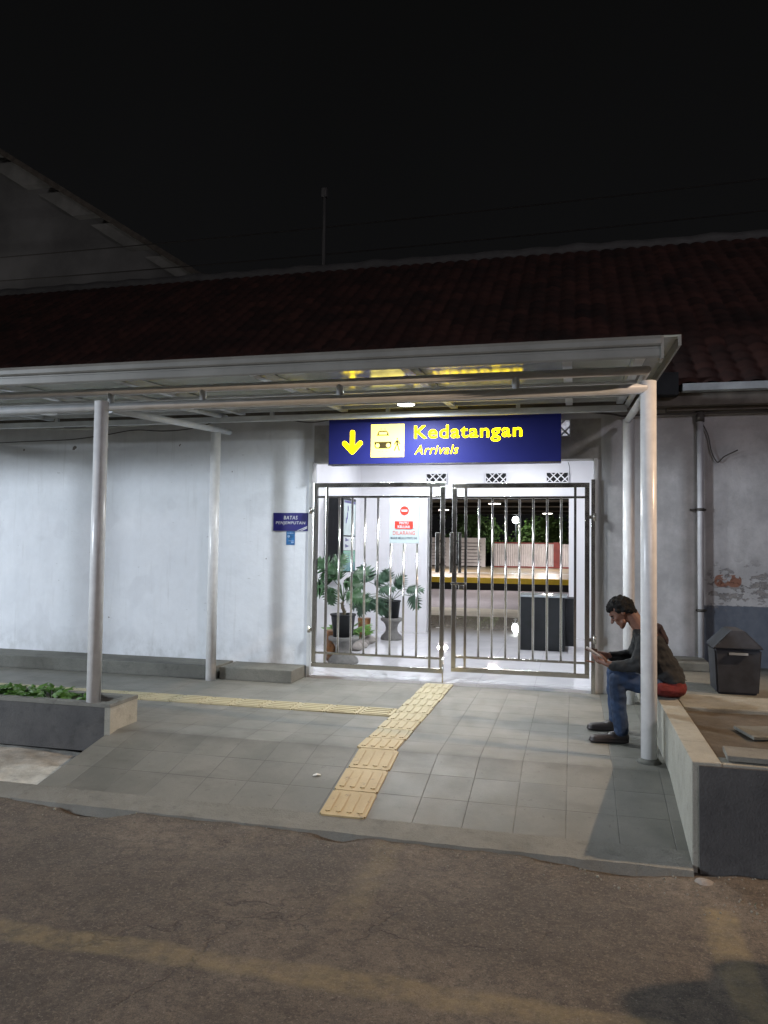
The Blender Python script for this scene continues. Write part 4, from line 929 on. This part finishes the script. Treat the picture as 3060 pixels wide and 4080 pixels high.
# ------------------------------------------------------------------ seated man
Y = 6.38
MAN = thing('person', (.6, Y, 0), 'man in dark jacket and jeans sitting on the raised bed rim looking at his phone', 'person')
def fingers(w, palm_end, nrm, spread, curl, L, side):
    """five finger chains rooted in the palm: list of limb prims"""
    w = Vector(w); p = Vector(palm_end); d = (p - w).normalized(); nrm = Vector(nrm).normalized(); s = d.cross(nrm).normalized(); out = []
    lens = (.92, 1.0, .95, .76)
    for k in range(4):
        r = p + s * (-.030 + .020 * k) * spread; cur = r.copy(); dd = d.copy(); seg = L * lens[k]
        for j, fr in enumerate((.42, .32, .26)):
            dd = (dd * math.cos(curl) + nrm * math.sin(curl)).normalized() if j else dd; nx = cur + dd * seg * fr
            out.append((tuple(cur), .0088 - .0012 * j, tuple(nx), .0078 - .0012 * j)); cur = nx
    r = w + d * .02 + s * (-.034) ; a = r + (d * .6 - s * .8 + nrm * .25).normalized() * .034; b2 = a + (d * .9 - s * .2 + nrm * .4).normalized() * .03
    out += [(tuple(r), .013, tuple(a), .010), (tuple(a), .010, tuple(b2), .0085)]
    return out
ny, fy = 6.20, 6.60
# head leans forward: centre, facing -x and down
hc = Vector((.370, Y, .985))
f = Vector((-math.cos(R(38)), 0, -math.sin(R(38)))); u = Vector((-math.sin(R(38)), 0, math.cos(R(38))))
def H(a, b, c): p = hc + f * a + u * b; return (p.x, p.y + c, p.z)
headp = [(H(-.008, .028, 0), (.094, .076, .088)), (H(.030, .0, 0), .064, H(.052, -.062, 0), .036), (H(.020, -.01, 0), .062, H(.060, -.085, 0), .023),
    (H(.078, .028, 0), (.022, .05, .016)), (H(.084, .012, 0), .010, H(.112, -.022, 0), .0125), (H(.103, -.023, .011), .008), (H(.103, -.023, -.011), .008),
    (H(.082, -.047, .012), .010, H(.082, -.047, -.012), .010), (H(.080, -.060, .010), .009, H(.080, -.060, -.010), .009), (H(.070, -.092, 0), .019),
    (H(.040, -.062, .040), .022, H(.060, -.080, .018), .018), (H(.040, -.062, -.040), .022, H(.060, -.080, -.018), .018),
    (H(.066, -.012, .038), .018), (H(.066, -.012, -.038), .018),
    (H(-.008, -.002, .072), (.016, .012, .026)), (H(-.008, -.002, -.072), (.016, .012, .026)),
    (H(-.045, -.045, 0), .055, (.505, Y, .865), .058)]
handn_w, handn_p = (.262, 6.23, .590), (.195, 6.28, .610)
handf_w, handf_p = (.265, 6.52, .620), (.185, 6.46, .640)
bodyp = headp + [((.505, Y, .865), .058, (.56, Y, .80), .075), ((.56, Y, .80), (.10, .15, .09), (.69, Y, .51), (.07, .10, .07)),
    ((.53, ny + .02, .79), .045, (.475, ny - .02, .60), .038), ((.475, ny - .02, .60), .036, handn_w, .024),
    ((.53, fy - .04, .79), .045, (.47, fy - .02, .61), .038), ((.47, fy - .02, .61), .036, handf_w, .024),
    (handn_w, .024, handn_p, (.020, .036, .020)), (handf_w, .024, handf_p, (.020, .036, .020)),
    ((.66, ny + .08, .44), .055, (.315, ny, .49), .05), ((.66, fy - .11, .44), .055, (.315, fy, .49), .05),
    ((.315, ny, .49), .05, (.345, ny, .12), .036), ((.315, fy, .49), .05, (.335, fy, .12), .036),
    ((.345, ny, .12), .036, (.36, ny, .06), .036), ((.335, fy, .12), .036, (.34, fy, .06), .036), ((.36, ny, .05), .034, (.20, ny, .035), .026), ((.34, fy, .05), .034, (.19, fy, .035), .026)]
bodyp += fingers(handn_w, handn_p, (-.1, .75, .55), 1.1, .38, .075, 1) + fingers(handf_w, handf_p, (-.1, -.75, .45), 1.1, .38, .075, -1)
bodyp += [((.150, 6.24, .600), .008, (.095, 6.25, .606), .007), ((.15, 6.50, .645), .008, (.092, 6.47, .668), .007)]
blob('body', bodyp, .0045, M['skin'], MAN, 3)
# eyes, brows, hair
for s_ in (1, -1):
    blob('eyebrow', [(H(.090, .020, .018 * s_), .006, H(.082, .022, .045 * s_), .005)], .002, M['hair'], MAN, 1)
    blob('eye', [(H(.082, .004, .030 * s_), .0085)], .002, M['shoe'], MAN, 0)
def hairdisp(p): return .013 * noise.noise(p * 38) + .006 * noise.noise(p * 95)
blob('hair', [(H(-.022, .045, 0), (.100, .084, .086)), (H(.030, .070, 0), (.060, .066, .045)), (H(.062, .070, 0), (.034, .056, .026)), (H(-.055, .0, 0), (.058, .074, .062)), (H(-.025, .015, .062), .028, H(-.060, -.030, .045), .026), (H(-.025, .015, -.062), .028, H(-.060, -.030, -.045), .026), (H(-.070, -.045, 0), (.032, .048, .030)),
    (H(.020, .035, .066), (.020, .014, .026)), (H(.020, .035, -.066), (.020, .014, .026))], .006, M['hair'], MAN, 2, hairdisp)
def fold(p): return .012 * noise.noise(Vector((p.x * 12, p.y * 9, p.z * 22))) + .005 * noise.noise(p * 34)
jp = [((.535, Y, .800), (.090, .165, .080), (.675, Y, .52), (.125, .175, .13)), ((.675, Y, .55), (.125, .175, .13), (.745, Y, .48), (.100, .185, .060)),
    ((.62, Y, .74), (.075, .15, .11), (.74, Y, .50), (.085, .16, .12)),
    ((.505, Y, .835), (.055, .085, .035), (.56, Y, .79), (.09, .14, .06)),
    ((.530, ny + .03, .775), .073, (.478, ny - .03, .60), .062), ((.478, ny - .03, .60), .060, (.30, ny + .02, .580), .043),
    ((.530, fy - .05, .775), .073, (.475, fy - .01, .61), .060), ((.475, fy - .01, .61), .056, (.295, fy - .06, .612), .040),
    ((.530, ny + .03, .775), .075, (.55, fy - .05, .775), .075), ((.56, Y, .52), (.09, .16, .07), (.66, Y, .45), (.1, .17, .06))]
jk = blob('jacket', jp, .008, M['jacket'], MAN, 3, fold)
blob('hood', [((.575, Y - .10, .845), .026, (.635, Y - .06, .880), .030), ((.635, Y - .06, .880), .030, (.640, Y + .06, .880), .030), ((.640, Y + .06, .880), .030, (.575, Y + .10, .845), .026), ((.640, Y, .880), (.026, .085, .030), (.690, Y, .775), (.030, .075, .040)), ((.60, Y, .84), (.05, .10, .03), (.68, Y, .79), (.03, .07, .05))], .007, M['hood'], jk, 2, fold)
blob('shirt_collar', [((.515, Y - .055, .858), .018, (.560, Y - .025, .892), .020), ((.560, Y - .025, .892), .020, (.560, Y + .025, .892), .020), ((.560, Y + .025, .892), .020, (.515, Y + .055, .858), .018), ((.515, Y - .055, .858), .016, (.475, Y - .02, .838), .014), ((.515, Y + .055, .858), .016, (.475, Y + .02, .838), .014)], .005, M['collar'], MAN, 2)
blob('shirt_tail', [((.63, Y, .428), (.075, .235, .078), (.765, Y, .418), (.082, .215, .066)), ((.75, Y, .46), (.085, .19, .06))], .008, M['redshirt'], MAN, 3, fold)
blob('trousers', [((.60, ny + .055, .438), .078, (.335, ny, .480), .066), ((.60, fy - .08, .438), .078, (.335, fy, .480), .066), ((.61, ny + .08, .43), .07, (.61, fy - .10, .43), .07),
    ((.325, ny, .480), .066, (.335, ny, .30), .062), ((.335, ny, .30), .060, (.355, ny, .095), .058), ((.322, fy, .480), .066, (.322, fy, .30), .060), ((.322, fy, .30), .058, (.335, fy, .095), .056)], .008, M['jeans'], MAN, 3, lambda p: .008 * noise.noise(Vector((p.x * 14, p.y * 14, p.z * 26))))
for yy, x in ((ny, .0), (fy, -.01)):
    blob('shoe', [((.375 + x, yy, .048), (.040, .040, .045), (.30 + x, yy - .005, .048), (.05, .042, .045)), ((.30 + x, yy - .005, .040), (.05, .044, .038), (.165 + x, yy - .02, .032), (.050, .044, .029)), ((.375 + x, yy, .018), (.040, .038, .017), (.160 + x, yy - .02, .018), (.052, .046, .017)), ((.355 + x, yy, .09), .038)], .005, M['shoe'], MAN, 2)
mb = MB(); mb.box(-.038, .038, -.006, .006, -.078, .078, .004)
rm = Matrix.Rotation(R(90), 3, 'Z') @ Matrix.Rotation(R(-58), 3, 'X')
for v in mb.bm.verts: v.co = rm @ v.co + Vector((.165, 6.37, .655))
tag(mb.build('phone', M['phone']), 'mobile phone held in both hands of the seated man', 'phone')

# bystander under the warm street lamp, right of the view; only the shadow reaches the picture
BY = thing('person', (1.96, 3.50, -.25), 'person standing at the roadside, seen only as a shadow at lower right', 'person')
bxp, byp, z0 = 1.96, 3.50, -.25
def Q(a, b, c): return (bxp + a, byp + b, z0 + c)
blob('body', [(Q(0, 0, 1.60), (.085, .085, .115)), (Q(0, 0, 1.5), .05, Q(0, 0, 1.40), .06), (Q(0, -.14, 1.35), .07, Q(0, .14, 1.35), .07), (Q(0, 0, 1.30), (.11, .18, .10), Q(0, 0, .92), (.11, .16, .10)),
    (Q(0, -.18, 1.36), .06, Q(.02, -.23, 1.07), .045), (Q(.02, -.23, 1.07), .042, Q(-.04, -.24, .82), .032), (Q(0, .18, 1.36), .06, Q(.02, .23, 1.07), .045), (Q(.02, .23, 1.07), .042, Q(-.04, .24, .82), .032),
    (Q(0, -.09, .88), .09, Q(0, -.10, .48), .06), (Q(0, -.10, .48), .058, Q(0, -.10, .09), .04), (Q(0, .09, .88), .09, Q(0, .10, .48), .06), (Q(0, .10, .48), .058, Q(0, .10, .09), .04), (Q(0, -.10, .045), .04, Q(-.17, -.11, .035), .03), (Q(0, .10, .045), .04, Q(-.17, .11, .035), .03)]
    + fingers(Q(-.04, -.24, .80), Q(-.045, -.24, .74), (-.5, .8, 0), 1, .25, .07, 1) + fingers(Q(-.04, .24, .80), Q(-.045, .24, .74), (-.5, -.8, 0), 1, .25, .07, 1), .008, M['skin'], BY, 2)
blob('clothes', [(Q(0, 0, 1.62), (.12, .13, .13), Q(0, 0, 1.40), (.13, .20, .10)), (Q(0, -.2, 1.36), .10, Q(0, .2, 1.36), .10), (Q(0, 0, 1.31), (.14, .21, .12), Q(0, 0, .85), (.14, .18, .10)), (Q(0, -.18, 1.36), .075, Q(.02, -.24, 1.07), .06), (Q(.02, -.24, 1.07), .056, Q(-.03, -.24, .86), .046), (Q(0, .18, 1.36), .075, Q(.02, .24, 1.07), .06), (Q(.02, .24, 1.07), .056, Q(-.03, .24, .86), .046), (Q(0, -.09, .88), .10, Q(0, -.10, .12), .06), (Q(0, .09, .88), .10, Q(0, .10, .12), .06)], .012, M['jacket'], BY, 2)

# ------------------------------------------------------------------ lights
def pt(name, loc, e, col, size=.1, kind='POINT'):
    l = bpy.data.lights.new(name, kind); l.energy = e; l.color = col
    l.shadow_soft_size = size
    o = bpy.data.objects.new(name, l); COL.objects.link(o); o.location = loc; return o
def spot(name, loc, target, size, blend, e, col, r):
    o = pt(name, loc, e, col, r, 'SPOT'); o.data.spot_size = R(size); o.data.spot_blend = blend
    o.rotation_euler = (Vector(target) - Vector(loc)).to_track_quat('-Z', 'Y').to_euler(); return o
spot('street_lamp_warm', (7.3, 4.66, 6.85), (-.4, 3.1, -.2), 61, .35, 2900, (1.0, .71, .47), .09)
spot('street_lamp_cool', (-15.4, -2.6, 3.35), (-15.4, -2.6, -1), 180, 0, 7400, (.80, .89, 1.0), .8)
pt('rear_fill', (9, -10, 7), 1900, (.97, .90, 1.0), .6)  # unseen fill added behind the camera for roof and front faces
pt('gable_fill', (-24, 17, 6.5), 420, (1.0, .95, .92), .3)  # unseen fill added behind the station ridge to brighten the gable
w = bpy.data.worlds.new('World'); SC.world = w; w.use_nodes = True
bg = w.node_tree.nodes['Background']; wt = w.node_tree; tc = wt.nodes.new('ShaderNodeTexCoord'); sx = wt.nodes.new('ShaderNodeSeparateXYZ'); wt.links.new(tc.outputs['Generated'], sx.inputs[0])
wt.links.new(mixc(wt, ramp(wt, mth(wt, 'ADD', sx.outputs[2], mth(wt, 'MULTIPLY', noi(wt, tc.outputs['Generated'], 2.2, 3), .25)), .15, .95), (1.22, 1.22, 1.30), (.66, .68, .68)), bg.inputs[0])
bg.inputs[1].default_value = .0043
SC.cycles.max_bounces = 8; SC.cycles.sample_clamp_indirect = 4
